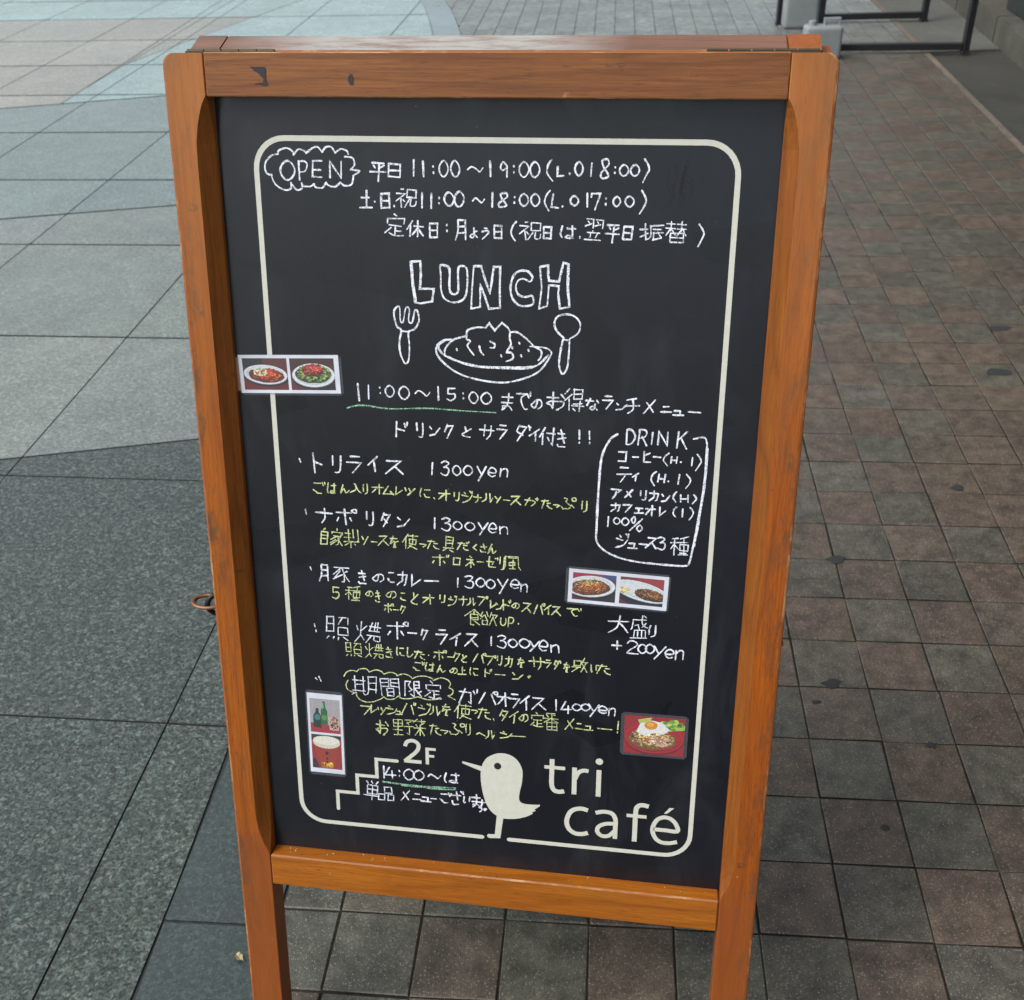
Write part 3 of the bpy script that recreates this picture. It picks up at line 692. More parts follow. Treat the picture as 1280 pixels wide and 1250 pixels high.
GLYPH = {
'0':"~502104174978958250",'O':"~502104174978958250",'1':"5059",'2':"~02206082643609 0999",'3':"~0140816334 ~347496793908",'4':"400696 6369",'5':"801014 ~14548487593908",
'7':"02009049",'8':"~70301134668859190735738270",'9':"~824012144583 8289",':':"5253 5758",'~':"~0622557893",'(':"~7032153779",')':"~2062846629",'.':"4849",'、':"3558",'・':"4445",
'!':"5056 5859",'%':"8109 ~2002243220 ~7557799775",'+':"5059 0595",'L':"100989",'D':"1019 ~105083865919",'R':"1019 ~1060826415 4499",'I':"5059",'N':"19109990",'K':"1019 8015 4499",'H':"1019 8089 1585",
'P':"1019 ~1060826515",'E':"90101999 1585",'U':"~101639698680",'y':"0045 9019",'e':"~1585824012064988",'n':"1019 ~1340708389",
'ま':"1282 1585 ~50562928276789",'で':"0272 ~7243355979 7284 9193",'の':"~514728061441819669",'お':"0363 ~30382706254585875969 7193",'な':"0252 3016 7183 ~64684938567889",'よ':"5383 ~50573918265689",
'う':"3161 ~1443738529",'は':"~100619 4292 ~707849385789",'に':"~100619 4191 ~46586999",'こ':"~2171 ~16285989",'ご':"1161 ~06283969 7083 9092",'ん':"~401944566996",'り':"~201317 ~70766839",
'が':"~0353755849 3009 7183 8092",'た':"0262 3109 5484 ~566899",'だ':"0262 3109 5484 ~566899 7182 9091",'っ':"~0363845848",'ぷ':"~20413366483818 0618 6587 ~7072929070",'き':"1262 1574 3067 ~18294979",
'さ':"1383 4066 ~17294979",'く':"701579",'を':"1272 ~4016445658 ~8455484969",'と':"3044 ~813517285989",'し':"~2027396996",'い':"~10162837 8086",'す':"0292 ~50542646565839",'ざ':"1373 4056 ~17294969 7081 9092",
'ラ':"2070 038339",'ン':"0123 095892",'チ':"7112 0595 ~515729",'メ':"8009 2278",'ニ':"2272 0898",'ュ':"1363 6368 0898",'ー':"0595",'ド':"2029 2475 7183 9092",'リ':"2025 ~80857949",'ク':"3015 318139",'サ':"0393 3037 ~707659",
'ダ':"3014 317129 2456 8092 9193",'イ':"8005 5359",'ィ':"8005 5359",'ト':"2029 2475",'ス':"118109 5599",'タ':"3015 318139 3466",'ナ':"0393 ~505639",'ポ':"0272 4049 1507 6577 ~8071929080",'ボ':"0272 4049 1507 6577 8082 9092",
'オ':"0393 6069 5308",'ム':"400898 6599",'レ':"202994",'ツ':"1124 4154 9139",'ッ':"1124 4154 9149",'ジ':"2132 0354 ~096793 7081 9092",'シ':"2132 0354 ~096793",'ル':"~303609 607995",'ソ':"1134 8139",'カ':"02827869 40461809",
'ネ':"4061 137308 5359 6587",'ゼ':"046456 ~20273888 7181 9092",'ブ':"017129 8082 9092",'プ':"017129 ~8071929080",'パ':"3109 6289 ~8071929080",'バ':"3109 6289 8082 9092",'テ':"2070 0494 ~554629",'ア':"019163 ~534629",
'フ':"019139",'ェ':"1383 4348 0898",'コ':"018189 0989",'ヒ':"202999 8124",'ガ':"02626958 3009 7183 9092",'ヘ':"063398",'ロ':"1119 118189 1989",'。':"~5224467352",
'平':"1181 2233 8263 0595 5159",'日':"1119 118189 1585 1989",'土':"1474 5059 0999",'祝':"2030 024206 2439 3546 5054 509094 5494 6549 ~75789896",'定':"4051 14129294 2585 5559 5787 3608 ~285999",'休':"3005 2329 4393 6069 6438 6498",
'月':"~202509 208089 2383 2686",'翌':"0040 4044 1122 0332 5090 9094 6172 5382 4546 1686 3638 7668 0999",'振':"0333 2029 0735 4191 ~414729 5383 5595 5559 5988 7588",'替':"0141 0343 2024 2306 2346 5191 5393 7074 7356 7396 2529 258589 2787 2989",
'得':"2002 3205 2429 4044 408084 4282 4484 4686 3797 7579 4859",'付':"3005 2329 4393 808978 5567",'入':"3041 ~414609 ~416799",'自':"5031 1219 128289 1484 1686 1989",'家':"5051 13129293 2474 5406 ~54656849 4608 5609 8366 6699",
'製':"1242 0444 3036 6064 909586 0696 5608 4649 6778",'使':"3005 2229 3191 4346 438386 4686 6066 6639 4799",'具':"2026 208086 2282 2484 0797 3709 6899",'風':"~101609 10808799 3171 3436 346466 3666 5258 3868",'豕':"1191 5105 ~51646959 4308 5508 8364 6499",
'種':"4111 0343 2129 2406 2446 9051 4393 5457 549497 5797 7179 5888 4999",'食':"5004 5094 5153 3339 337376 3575 3676 3959 4689",'欲':"1003 3043 2205 2246 1619 164649 1949 6054 629284 7359 7499",'照':"0006 003036 0333 0636 509093 7053 5457 549497 5797 1809 3839 5859 7899",
'焼':"0214 4224 2026 2609 2638 5292 7074 5494 6054 8084 4696 6649 ~76789896",'敷':"1215 125255 1555 0656 4609 7054 6393 8359 6499",'期':"0252 1017 4047 1444 0757 1809 4859 ~606759 609098 6393 6696",'間':"0009 004044 0242 0444 5054 509099 5292 5494 3539 356569 3767 3969",
'限':"0009 003022 ~2234453626 5059 508084 5282 5484 5938 6599 9677",'野':"0004 004044 0242 0444 2029 0646 0949 509062 6173 5494 747968",'菜':"0191 3002 6062 2334 5354 8263 0595 5459 5519 5589",'番':"7020 2132 7161 0393 5056 4305 5395 2529 258589 2787 5659 2989",
'大':"0393 ~504609 ~547699",'盛':"1282 ~121506 2444 4456 ~60638595 7081 8365 2629 268689 4649 6669 0999",'単':"1021 4051 8071 2226 228286 2484 2686 0797 5259",'品':"3034 307074 3474 0509 053539 0939 5559 558589 5989",'上':"5059 5484 0999"}
# placed writing: character, u, v, width, height in 0.1 mm on the board
CHALK_TEXT = [
  ('w', 'O -2023 7647 148 182;P -1864 7649 106 174;E -1724 7666 106 151;N -1541 7661 130 158'),
  ('w', '平 -1108 7654 160 187;日 -942 7669 152 134;1 -751 7687 32 149;1 -656 7681 32 149;: -559 7682 55 104;0 -454 7684 87 148;0 -340 7685 86 148;~ -140 7688 148 66;1 1 7690 31 140;9 135 7684 78 140;: 228 7693 46 103;0 329 7687 93 139;0 434 7688 92 139;( 579 7683 77 190;L 682 7677 69 88;. 770 7693 46 87;0 855 7701 76 124;1 971 7695 30 123;8 1105 7705 83 167;: 1195 7699 45 87;0 1281 7692 83 101;0 1384 7694 82 101;) 1487 7695 75 209'),
  ('w', '土 -1238 7390 122 168;・ -1146 7365 49 61;日 -1044 7382 105 152;. -952 7368 48 91;祝 -835 7401 201 167;1 -675 7388 32 144;1 -583 7382 32 144;: -506 7391 48 91;0 -404 7401 95 128;0 -304 7402 95 143;~ -113 7398 118 60;1 21 7400 31 135;8 132 7402 86 127;: 238 7412 47 90;0 331 7406 86 112;0 442 7408 85 112;( 560 7402 70 194;L 641 7404 77 126;. 711 7398 46 104;0 819 7407 77 89;1 941 7416 31 126;7 1022 7403 84 148;: 1117 7412 53 96;0 1224 7407 68 89;0 1345 7409 83 96;) 1472 7404 75 213'),
  ('w', '定 -956 7150 187 208;休 -751 7112 170 154;日 -564 7108 97 146;: -434 7134 56 100;月 -289 7114 112 184;よ -164 7086 88 92;う -48 7089 79 115;日 78 7107 95 130;( 236 7110 71 190;祝 393 7113 204 167;日 565 7109 94 121;は 764 7114 140 113;. 884 7116 46 113;翌 1011 7142 162 188;平 1193 7115 138 180;日 1342 7126 107 135;振 1570 7131 220 150;替 1798 7136 189 194;) 2033 7111 75 208'),
  ('w', '1 -1402 5430 35 181;1 -1293 5434 35 146;: -1170 5465 60 103;0 -1063 5453 94 120;0 -910 5442 111 137;~ -713 5451 161 77;1 -549 5450 34 145;5 -409 5447 93 128;: -286 5444 50 94;0 -176 5423 92 119;0 -42 5421 109 119;ま 175 5396 150 170;で 344 5429 141 203;の 482 5385 107 101;お 679 5427 181 185;得 870 5444 196 226;な 1053 5410 146 117;ラ 1214 5434 113 134;ン 1349 5398 105 75;チ 1455 5420 145 167;メ 1636 5411 120 141;ニ 1797 5394 104 83;ュ 1921 5366 103 83;ー 2082 5373 127 33'),
  ('w', 'ド -962 5046 147 167;リ -757 5052 95 149;ン -592 5051 111 105;ク -442 5049 103 148;と -252 5050 111 104;サ -39 5060 152 148;ラ 126 5068 118 147;ダ 333 5070 159 173;イ 467 5051 117 129;付 595 5048 158 181;き 753 5030 124 181;! 927 5056 33 137;! 1031 5053 33 137'),
  ('w', 'D 1456 5082 106 153;R 1576 5080 97 161;I 1670 5076 24 127;N 1775 5081 105 144;K 1974 5074 112 178'),
  ('w', 'コ 1382 4873 90 112;ー 1513 4871 57 26;ヒ 1623 4877 90 112;ー 1733 4882 73 26;( 1827 4862 73 137;H 1905 4857 73 69;. 1981 4870 48 69;I 2087 4850 24 86;) 2152 4844 72 171'),
  ('w', 'テ 1406 4670 148 157;ィ 1522 4654 66 87;( 1708 4647 65 157;H 1789 4652 82 87;. 1863 4647 49 52;1 1964 4653 24 104;) 2060 4632 65 148'),
  ('w', 'ア 1327 4458 108 115;メ 1463 4466 83 88;リ 1605 4457 83 97;カ 1725 4455 99 106;ン 1841 4444 82 88;( 1937 4458 49 114;H 2034 4446 98 79;) 2137 4444 49 96'),
  ('w', 'カ 1333 4307 100 89;フ 1450 4305 92 89;ェ 1575 4295 91 89;オ 1692 4293 99 116;レ 1811 4291 82 98;( 1946 4291 49 115;1 2023 4287 25 89;) 2114 4283 57 142'),
  ('w', '1 1255 4141 25 108;0 1347 4155 67 72;0 1436 4152 75 81;% 1558 4132 125 162'),
  ('w', 'ジ 1411 3932 118 164;ュ 1526 3894 101 91;ー 1635 3910 84 27;ス 1722 3934 109 127;3 1825 3932 83 136;種 2011 3917 183 208'),
  ('w', 'ト -1885 4620 161 228;リ -1685 4622 134 182;ラ -1472 4624 186 181;イ -1268 4644 132 171;ス -1046 4629 193 162;1 -630 4625 35 135;3 -487 4641 87 152;0 -362 4621 86 107;0 -241 4628 95 107;y -92 4600 94 161;e 20 4624 86 98;n 144 4622 94 89'),
  ('y', 'ご -1889 4341 136 130;は -1747 4344 99 111;ん -1607 4343 117 92;入 -1473 4360 125 101;り -1366 4357 71 110;オ -1235 4365 124 110;ム -1113 4353 115 101;レ -1005 4359 88 91;ツ -882 4357 123 91;に -715 4349 105 91;、 -608 4309 53 55;オ -502 4334 122 118;リ -371 4332 78 91;ジ -253 4330 104 127;ナ -143 4319 87 91;ル -30 4334 112 91;ソ 80 4323 78 81;ー 175 4319 69 27;ス 269 4325 111 108;が 442 4317 145 90;た 602 4304 111 108;っ 710 4288 68 45;ぷ 835 4313 152 135;り 1006 4296 76 117'),
  ('w', 'ナ -1850 4022 191 170;ポ -1599 4019 227 178;リ -1340 4016 108 150;タ -1159 4009 117 159;ン -959 4003 134 121;1 -614 4006 35 121;3 -484 4004 97 139;0 -361 3994 97 93;0 -225 3993 105 93;y -81 3974 105 139;e 24 3990 87 111;n 143 3970 104 83'),
  ('y', '自 -1861 3776 92 191;家 -1722 3775 137 200;製 -1554 3767 164 210;ソ -1400 3758 91 105;ー -1294 3746 73 29;ス -1194 3772 117 123;を -1070 3761 117 133;使 -891 3773 170 170;っ -746 3744 80 57;た -634 3761 125 113;具 -463 3772 115 169;だ -304 3764 124 103;く -170 3754 53 66;さ -76 3751 88 94;ん 15 3748 97 103'),
  ('y', 'ボ -555 3577 179 124;ロ -375 3580 89 86;ネ -224 3581 106 133;ー -112 3589 71 28;ゼ 15 3588 115 132;リ 121 3586 70 142;風 235 3594 184 160'),
  ('w', '月 -1888 3331 112 196;豕 -1692 3335 185 186;き -1442 3313 120 156;の -1267 3316 119 97;こ -1118 3336 91 126;カ -985 3326 118 165;レ -847 3317 127 136;ー -659 3321 154 29;1 -369 3322 36 106;3 -237 3341 98 144;0 -112 3341 98 106;0 0 3330 98 106;y 139 3311 115 173;e 270 3349 97 105;n 369 3309 88 86'),
  ('y', '5 -1764 3094 84 139;種 -1568 3108 167 178;の -1378 3113 83 69;き -1275 3091 74 138;の -1127 3121 110 89;こ -991 3112 73 98;と -858 3092 91 137;オ -702 3094 127 118;リ -548 3115 82 88;ジ -429 3095 90 127;ナ -308 3104 90 107;ル -214 3101 90 88;ブ -93 3120 107 117;レ 21 3090 80 88;ン 101 3076 80 88;ド 171 3091 107 126;の 276 3090 80 68;ス 401 3080 106 116;パ 538 3071 115 126;イ 636 3069 88 116;ス 724 3066 97 116;で 922 3071 149 106'),
  ('y', 'ポ -1156 2952 102 109;ー -1076 2938 65 30;ク -996 2944 74 99'),
  ('y', '食 -197 2917 190 187;欲 -22 2911 180 157;U 140 2884 72 88;P 227 2881 72 118;. 314 2907 54 78'),
  ('w', '照 -1771 2653 246 285;焼 -1412 2631 281 253;ポ -1062 2680 232 212;ー -896 2663 102 30;ク -758 2654 92 131;ラ -551 2640 138 181;ィ -397 2623 128 150;ス -218 2637 146 170;1 5 2636 27 110;3 127 2636 99 149;0 249 2626 99 100;0 380 2636 117 109;y 492 2606 107 129;e 594 2624 98 129;n 721 2595 107 89'),
  ('y', '照 -1592 2393 180 165;焼 -1347 2393 207 185;き -1168 2397 103 133;に -1043 2418 84 102;し -935 2417 84 112;た -814 2396 121 112;・ -712 2395 46 51;ポ -583 2406 139 122;ー -465 2395 65 31;ク -389 2402 92 112;と -307 2388 74 91;パ -132 2413 137 121;プ -1 2394 109 121;リ 96 2402 73 111;カ 209 2392 91 131;を 344 2393 81 121;サ 521 2398 171 151;ラ 647 2399 81 100;ダ 746 2397 81 110;を 858 2377 80 120;敷 1005 2419 169 180;い 1157 2382 71 100;た 1272 2392 150 130'),
  ('y', 'ご -833 2247 121 113;は -701 2248 102 103;ん -576 2233 111 92;の -428 2225 83 72;上 -332 2233 92 92;に -195 2235 92 92;ド -40 2228 92 102;ー 107 2220 110 31;ン 306 2217 118 92;。 438 2219 45 61'),
  ('w', '期 -1484 1935 287 243;間 -1178 1942 219 221;限 -906 1945 189 188;定 -677 1955 188 230'),
  ('w', 'ガ -265 1909 205 188;パ -33 1909 213 166;オ 147 1905 138 176;ラ 278 1896 129 166;イ 400 1887 119 186;ス 546 1890 164 165;1 747 1888 36 134;4 865 1868 118 155;0 983 1879 99 82;0 1082 1888 99 82;y 1178 1856 117 154;e 1278 1875 99 92;n 1380 1854 89 92'),
  ('y', 'フ -1478 1618 126 129;レ -1390 1637 87 107;ッ -1290 1625 115 107;シ -1165 1647 124 128;ュ -1080 1623 76 75;バ -964 1687 162 149;ジ -778 1683 142 159;ル -654 1684 123 117;を -520 1708 122 148;使 -328 1704 197 190;っ -186 1718 75 74;た -72 1707 140 158;、 37 1644 56 63;タ 152 1697 120 147;イ 268 1687 102 157;の 379 1687 101 105;定 531 1680 147 188;番 693 1665 165 219;メ 911 1654 109 146;ニ 1014 1643 91 94;ュ 1126 1633 100 94;ー 1307 1630 162 42;! 1451 1664 45 155'),
  ('y', 'お -1291 1400 145 195;野 -1033 1425 240 194;菜 -842 1443 143 215;た -658 1439 124 150;っ -543 1418 95 75;ぷ -401 1454 170 160;り -264 1467 75 149;ヘ -118 1428 103 75;ル -11 1427 103 107;シ 176 1446 130 106;ー 316 1438 167 32'),
  ('w', '1 -1293 785 39 168;4 -1213 783 128 157;: -1106 794 59 123;0 -986 784 127 145;0 -867 785 126 134;~ -680 794 155 78;は -466 794 173 133'),
  ('w', '単 -1453 510 179 262;品 -1263 485 208 182;メ -1033 488 118 147;ニ -894 491 98 113;ュ -785 470 117 102;ー -694 480 68 34;ご -548 507 136 135;ざ -409 522 145 180;い -292 501 87 101;ま -180 502 125 168;す -116 442 87 169;。 -70 391 48 68'),
  ('w', '大 1410 2954 217 203;盛 1636 2943 181 270;り 1785 2897 95 135'),
  ('w', '+ 1402 2700 105 108;2 1578 2685 122 147;0 1683 2675 95 107;0 1765 2681 95 107;y 1870 2641 130 156;e 1980 2641 95 107;n 2089 2630 103 107'),
]
# hand drawn strokes: part, colour, width mm, smooth, u v in 0.1 mm
CHALK_DRAWN = [
  ('speech_cloud', 'w', 1.8, 1, '-2185 7602 -2234 7615 -2254 7669 -2235 7734 -2171 7789 -2111 7799'),
  ('speech_cloud', 'w', 1.8, 1, '-2111 7799 -2098 7835 -2018 7858 -1961 7828 -1953 7795'),
  ('speech_cloud', 'w', 1.8, 1, '-1953 7795 -1900 7847 -1842 7833 -1824 7811'),
  ('speech_cloud', 'w', 1.8, 1, '-1824 7811 -1762 7857 -1703 7871 -1660 7822'),
  ('speech_cloud', 'w', 1.8, 1, '-1660 7822 -1624 7868 -1566 7872 -1529 7818'),
  ('speech_cloud', 'w', 1.8, 1, '-1529 7818 -1469 7855 -1412 7838 -1397 7807'),
  ('speech_cloud', 'w', 1.8, 1, '-1434 7784 -1356 7772 -1340 7709 -1381 7663'),
  ('speech_cloud', 'w', 1.8, 1, '-1381 7663 -1294 7651 -1354 7609'),
  ('speech_cloud', 'w', 1.8, 1, '-1354 7609 -1377 7526 -1447 7511 -1489 7543'),
  ('speech_cloud', 'w', 1.8, 1, '-1489 7543 -1546 7500 -1614 7513 -1633 7541'),
  ('speech_cloud', 'w', 1.8, 1, '-1633 7541 -1675 7489 -1744 7493 -1756 7524'),
  ('speech_cloud', 'w', 1.8, 1, '-1756 7524 -1803 7498 -1872 7504 -1885 7533'),
  ('speech_cloud', 'w', 1.8, 1, '-1885 7533 -1884 7482 -1935 7462 -1972 7499 -1996 7532'),
  ('speech_cloud', 'w', 1.8, 1, '-1996 7532 -2000 7476 -2055 7460 -2123 7487 -2170 7533 -2194 7606'),
  ('lunch_lettering', 'w', 2.2, 0, '-806 6792 -705 6799 -702 6660 -715 6525 -572 6529 -593 6401 -715 6379 -771 6387 -794 6568 -806 6792'),
  ('lunch_lettering', 'w', 2.2, 0, '-164 6764 -91 6765 -46 6624 -1 6500 36 6760 100 6765 96 6539 100 6359 -10 6346 -65 6498 -101 6587 -102 6362 -194 6341 -184 6531 -164 6764'),
  ('lunch_lettering', 'w', 2.2, 0, '496 6772 576 6792 578 6695 588 6642 686 6636 727 6822 781 6806 776 6612 796 6390 701 6369 680 6520 687 6592 588 6598 574 6392 493 6362 517 6569 496 6772'),
  ('lunch_lettering', 'w', 2.2, 1, '-503 6755 -466 6765 -411 6730 -413 6578 -405 6506 -369 6480 -331 6500 -322 6563 -319 6742 -246 6753 -229 6673 -239 6511 -277 6429 -370 6399 -462 6432 -498 6522 -499 6666 -503 6755'),
  ('lunch_lettering', 'w', 2.2, 1, '425 6673 380 6725 308 6732 245 6695 209 6605 209 6507 246 6427 319 6384 428 6405 422 6486 346 6475 282 6500 258 6571 281 6634 335 6653 399 6628 425 6664'),
  ('lunch_lettering', 'w', 2.6, 0, '777 6797 769 6629 792 6399'),
  ('lunch_lettering', 'w', 2.4, 0, '-796 6783 -783 6568 -757 6391'),
  ('fork_drawing', 'w', 1.9, 1, '-932 6336 -979 6316 -991 6251 -966 6141 -920 6096 -942 5992 -937 5860 -892 5758 -853 5788 -839 5939 -845 6080 -777 6119 -732 6204 -745 6296 -773 6304 -804 6183 -841 6200 -829 6311 -866 6329 -898 6189 -926 6198 -932 6336'),
  ('fork_drawing', 'w', 1.6, 1, '-920 6092 -844 6085'),
  ('spoon_drawing', 'w', 2.0, 1, '743 6080 678 6142 649 6214 675 6287 765 6317 856 6293 908 6222 887 6131 807 6073'),
  ('spoon_drawing', 'w', 2.0, 1, '743 6080 718 5960 703 5811 738 5709 786 5777 801 5944 803 6064'),
  ('spoon_drawing', 'w', 1.6, 1, '743 6062 804 6055'),
  ('plate_drawing', 'w', 2.0, 1, '-393 6021 -488 6008 -555 5941 -538 5838 -398 5711 -209 5633 92 5594 316 5636 501 5728 610 5882 618 5937 553 5972 406 5980'),
  ('plate_drawing', 'w', 2.0, 1, '-478 5999 -536 5951 -490 5868 -359 5807 -133 5759 129 5755 408 5771 519 5813 591 5899'),
  ('plate_drawing', 'w', 2.0, 1, '-243 6064 -375 6022 -461 5935 -471 5869'),
  ('plate_drawing', 'w', 2.0, 1, '-243 6091 -224 6129 -131 6156 -47 6153'),
  ('plate_drawing', 'w', 2.0, 1, '202 6116 276 6119 368 6057 433 5995'),
  ('plate_drawing', 'w', 2.0, 1, '-243 6091 -243 6036 -206 6009 -235 5962 -170 5871'),
  ('plate_drawing', 'w', 2.0, 1, '202 6116 199 6051 212 5996 175 5930 166 5911'),
  ('plate_drawing', 'w', 2.0, 1, '166 5911 222 5904 231 5848 166 5818'),
  ('plate_drawing', 'w', 2.0, 1, '-113 5966 -99 5911 -67 5874'),
  ('plate_drawing', 'w', 2.0, 1, '-1 6017 45 5990 36 5953 -1 5952'),
  ('plate_drawing', 'w', 2.0, 1, '433 5986 517 5943 518 5878 491 5840'),
  ('plate_drawing', 'w', 2.0, 0, '-47 6153 -10 6201 45 6129 119 6210 183 6161 202 6116'),
  ('plate_drawing', 'w', 2.0, 0, '-348 5929 -342 5911'),
  ('plate_drawing', 'w', 2.0, 0, '221 5969 227 5951'),
  ('plate_drawing', 'w', 2.0, 0, '295 6018 301 6000'),
  ('plate_drawing', 'w', 2.0, 0, '388 5947 394 5929'),
  ('plate_drawing', 'w', 2.0, 0, '110 5881 116 5863'),
  ('plate_drawing', 'w', 2.0, 0, '314 5889 320 5871'),
  ('plate_drawing', 'w', 1.8, 1, '-434 5842 -208 5760 129 5743 427 5763 573 5880'),
  ('green_underline', 'g', 1.6, 1, '-1530 5253 -1367 5290 -1070 5265 -660 5288 -277 5278 58 5275'),
  ('drink_box', 'w', 2.3, 1, '1321 5106 1256 5056 1193 4942 1159 4799 1144 4489 1137 4068 1142 3918 1221 3816 1383 3740 1604 3701 1901 3689 2078 3691 2125 3726 2153 3899 2191 4239 2224 4612 2227 4956 2224 5055 2192 5113 2090 5092'),
  ('drink_box', 'w', 2.6, 1, '2231 4996 2231 4654 2201 4281 2166 3921'),
  ('bullet_mark', 'w', 1.6, 0, '-2092 4662 -2079 4623'),
  ('bullet_mark', 'w', 1.6, 0, '-2059 4079 -2053 4022'),
  ('bullet_mark', 'w', 1.4, 0, '-2046 3395 -2033 3355'),
  ('bullet_mark', 'w', 1.4, 0, '-2037 2689 -2034 2649'),
  ('bullet_mark', 'w', 1.4, 0, '-2026 2613 -2022 2587'),
  ('bullet_mark', 'w', 1.3, 0, '-2066 1988 -2047 1966'),
  ('bullet_mark', 'w', 1.3, 0, '-2025 2013 -2000 1947'),
  ('speech_cloud', 'y', 1.3, 1, '-1722 2038 -1690 2093 -1630 2124 -1563 2115'),
  ('speech_cloud', 'y', 1.3, 1, '-1563 2115 -1533 2149 -1455 2160 -1418 2121'),
  ('speech_cloud', 'y', 1.3, 1, '-1418 2121 -1340 2155 -1273 2140 -1246 2107'),
  ('speech_cloud', 'y', 1.3, 1, '-1246 2107 -1168 2139 -1102 2123 -1093 2099'),
  ('speech_cloud', 'y', 1.3, 1, '-1093 2099 -1015 2131 -940 2112 -912 2077'),
  ('speech_cloud', 'y', 1.3, 1, '-912 2077 -844 2114 -749 2123 -683 2101 -665 2078'),
  ('speech_cloud', 'y', 1.3, 1, '-665 2078 -579 2117 -504 2102 -466 2053 -486 1999'),
  ('speech_cloud', 'y', 1.3, 1, '-486 1999 -439 1971 -449 1918 -497 1892'),
  ('speech_cloud', 'y', 1.3, 1, '-497 1892 -412 1847'),
  ('speech_cloud', 'y', 1.3, 1, '-1675 1993 -1701 1933 -1685 1870 -1624 1839 -1585 1843'),
  ('speech_cloud', 'y', 1.3, 1, '-1585 1843 -1569 1773 -1493 1726 -1395 1731 -1296 1777 -1256 1812'),
  ('speech_cloud', 'y', 1.3, 1, '-1256 1812 -1219 1784 -1141 1791 -1082 1839'),
  ('speech_cloud', 'y', 1.3, 1, '-1082 1839 -1044 1810 -948 1815 -851 1849'),
  ('speech_cloud', 'y', 1.3, 1, '-851 1849 -718 1819 -583 1863'),
  ('green_underline', 'g', 2.0, 1, '-1308 653 -1079 641 -782 641 -427 657'),
  ('green_underline', 'g', 1.8, 1, '-1079 625 -881 624 -487 628'),
  ('green_underline', 'g', 1.6, 1, '-782 618 -605 619 -428 634'),
]

def strokes_of(ch):
    for tok in GLYPH[ch].split(' '):
        if not tok: continue
        sm = tok[0] == '~'; tok = tok.lstrip('~'); pts = [(int(tok[i])/9, int(tok[i+1])/9) for i in range(0, len(tok)-1, 2)]
        yield sm, pts
def subdivide(pts, n=3, j=0.0):
    out = []
    for a, b in zip(pts, pts[1:]):
        for k in range(n):
            t = k/n; out.append((a[0]+(b[0]-a[0])*t+random.uniform(-j, j), a[1]+(b[1]-a[1])*t+random.uniform(-j, j)))
    out.append(pts[-1]); return out
def dress(label_mat, vs, fs, name):
    me = mesh_from(name, vs, fs); return bp(name, me, [M[label_mat]])
CH_Y = -.00035
for col, line in CHALK_TEXT:
    vs, fs = [], []; last = None
    for tok in line.split(';'):
        a = tok.split(' '); ch = a[0]; u, v, w, h = (int(x)*1e-4 for x in a[1:])
        if ch == '~': ch = '~'
        if last is not None and u-last > .030 and vs: dress(col, vs, fs, 'chalk_writing'); vs, fs = [], []
        last = u+w/2
        ns = len(GLYPH[ch].split(' ')); rot = random.uniform(-.05, .05); sh = random.uniform(-.08, .03)
        sw = (.00158 if col == 'w' else .00132)
        if ns > 6: sw *= .80
        if ns > 10: sw *= .88
        if h < .008: sw *= .92
        for sm, pts in strokes_of(ch):
            jj = .025
            pts = [(x+random.uniform(-jj, jj), y+random.uniform(-jj, jj)) for x, y in pts] if pts[0] != pts[-1] or len(pts) < 3 else pts
            q2 = [((x-.5)*w + (.5-y)*h*(-sh), (.5-y)*h) for x, y in pts]
            q2 = [(u+x*math.cos(rot)-y*math.sin(rot), v+x*math.sin(rot)+y*math.cos(rot)) for x, y in q2]
            q2 = catmull(q2, 4) if sm and len(q2) > 2 else subdivide(q2, 3, .00006)
            ribbon(vs, fs, q2, sw*random.uniform(.88, 1.15), CH_Y+random.uniform(-.00006, .00006), rag=.20)
    dress(col, vs, fs, 'chalk_writing')
groups = {}
for name, col, wd, sm, s in CHALK_DRAWN:
    v = [int(x)*1e-4 for x in s.split(' ')]; pts = [(v[i], v[i+1]) for i in range(0, len(v), 2)]
    g = groups.setdefault((name, col, len(groups) if name == 'bullet_mark' else (int(s.split(' ')[1]) > 3000 if name == 'green_underline' else 0)), ([], []))
    pts = catmull(pts, 5) if sm and len(pts) > 2 else subdivide(pts, 4, .0001)
    ribbon(g[0], g[1], pts, wd*1e-3*.90, CH_Y-random.uniform(.0, .0001), rag=.22)
for (name, col, _k), (vs, fs) in groups.items(): dress(col, vs, fs, name)
vs, fs = [], []
for k in range(9):
    x = .168+random.uniform(0, .026); y = .755+random.uniform(-.012, .012)
    ribbon(vs, fs, [(x, y+.012), (x+random.uniform(-.002, .002), y), (x+random.uniform(-.004, .004), y-.008)], .0028, CH_Y+.0001)
dress('ghost', vs, fs, 'rubbed_mark')

# printed line, stairs, 2F, bird and lettering
PY = -.0002
LW = .0053
hw, hh, rr = .23422, .79501, .030
def arc(cx, cy, r, a0, a1, n=8): return [(cx+r*math.cos(math.radians(a0+(a1-a0)*k/n)), cy+r*math.sin(math.radians(a0+(a1-a0)*k/n))) for k in range(n+1)]
line = [(-.0105, .001)]+arc(-hw+rr, rr, rr, 270, 180)+arc(-hw+rr, hh-rr, rr, 180, 90)+arc(hw-rr, hh-rr, rr, 90, 0)+arc(hw-rr, rr, rr, 0, -90)+[(.0215, .001)]
line = [(x, y-.0 if i not in (0, len(line)-1) else .0) for i, (x, y) in enumerate(line)]
def printed(name, ribs, polys=(), mat='print', dy=0.0):
    vs, fs = [], []
    for k, (pts, w, cap) in enumerate(ribs): ribbon(vs, fs, pts, w, PY+dy+k*9e-6, cap)
    for k, pl in enumerate(polys):
        b = len(vs); vs += [(x, PY+dy-.00002-k*8e-6, y) for x, y in pl]; fs.append(tuple(range(b, b+len(pl))))
    return bp(name, mesh_from(name, vs, fs), [M[mat]])
printed('printed_border', [(line, LW, True)])
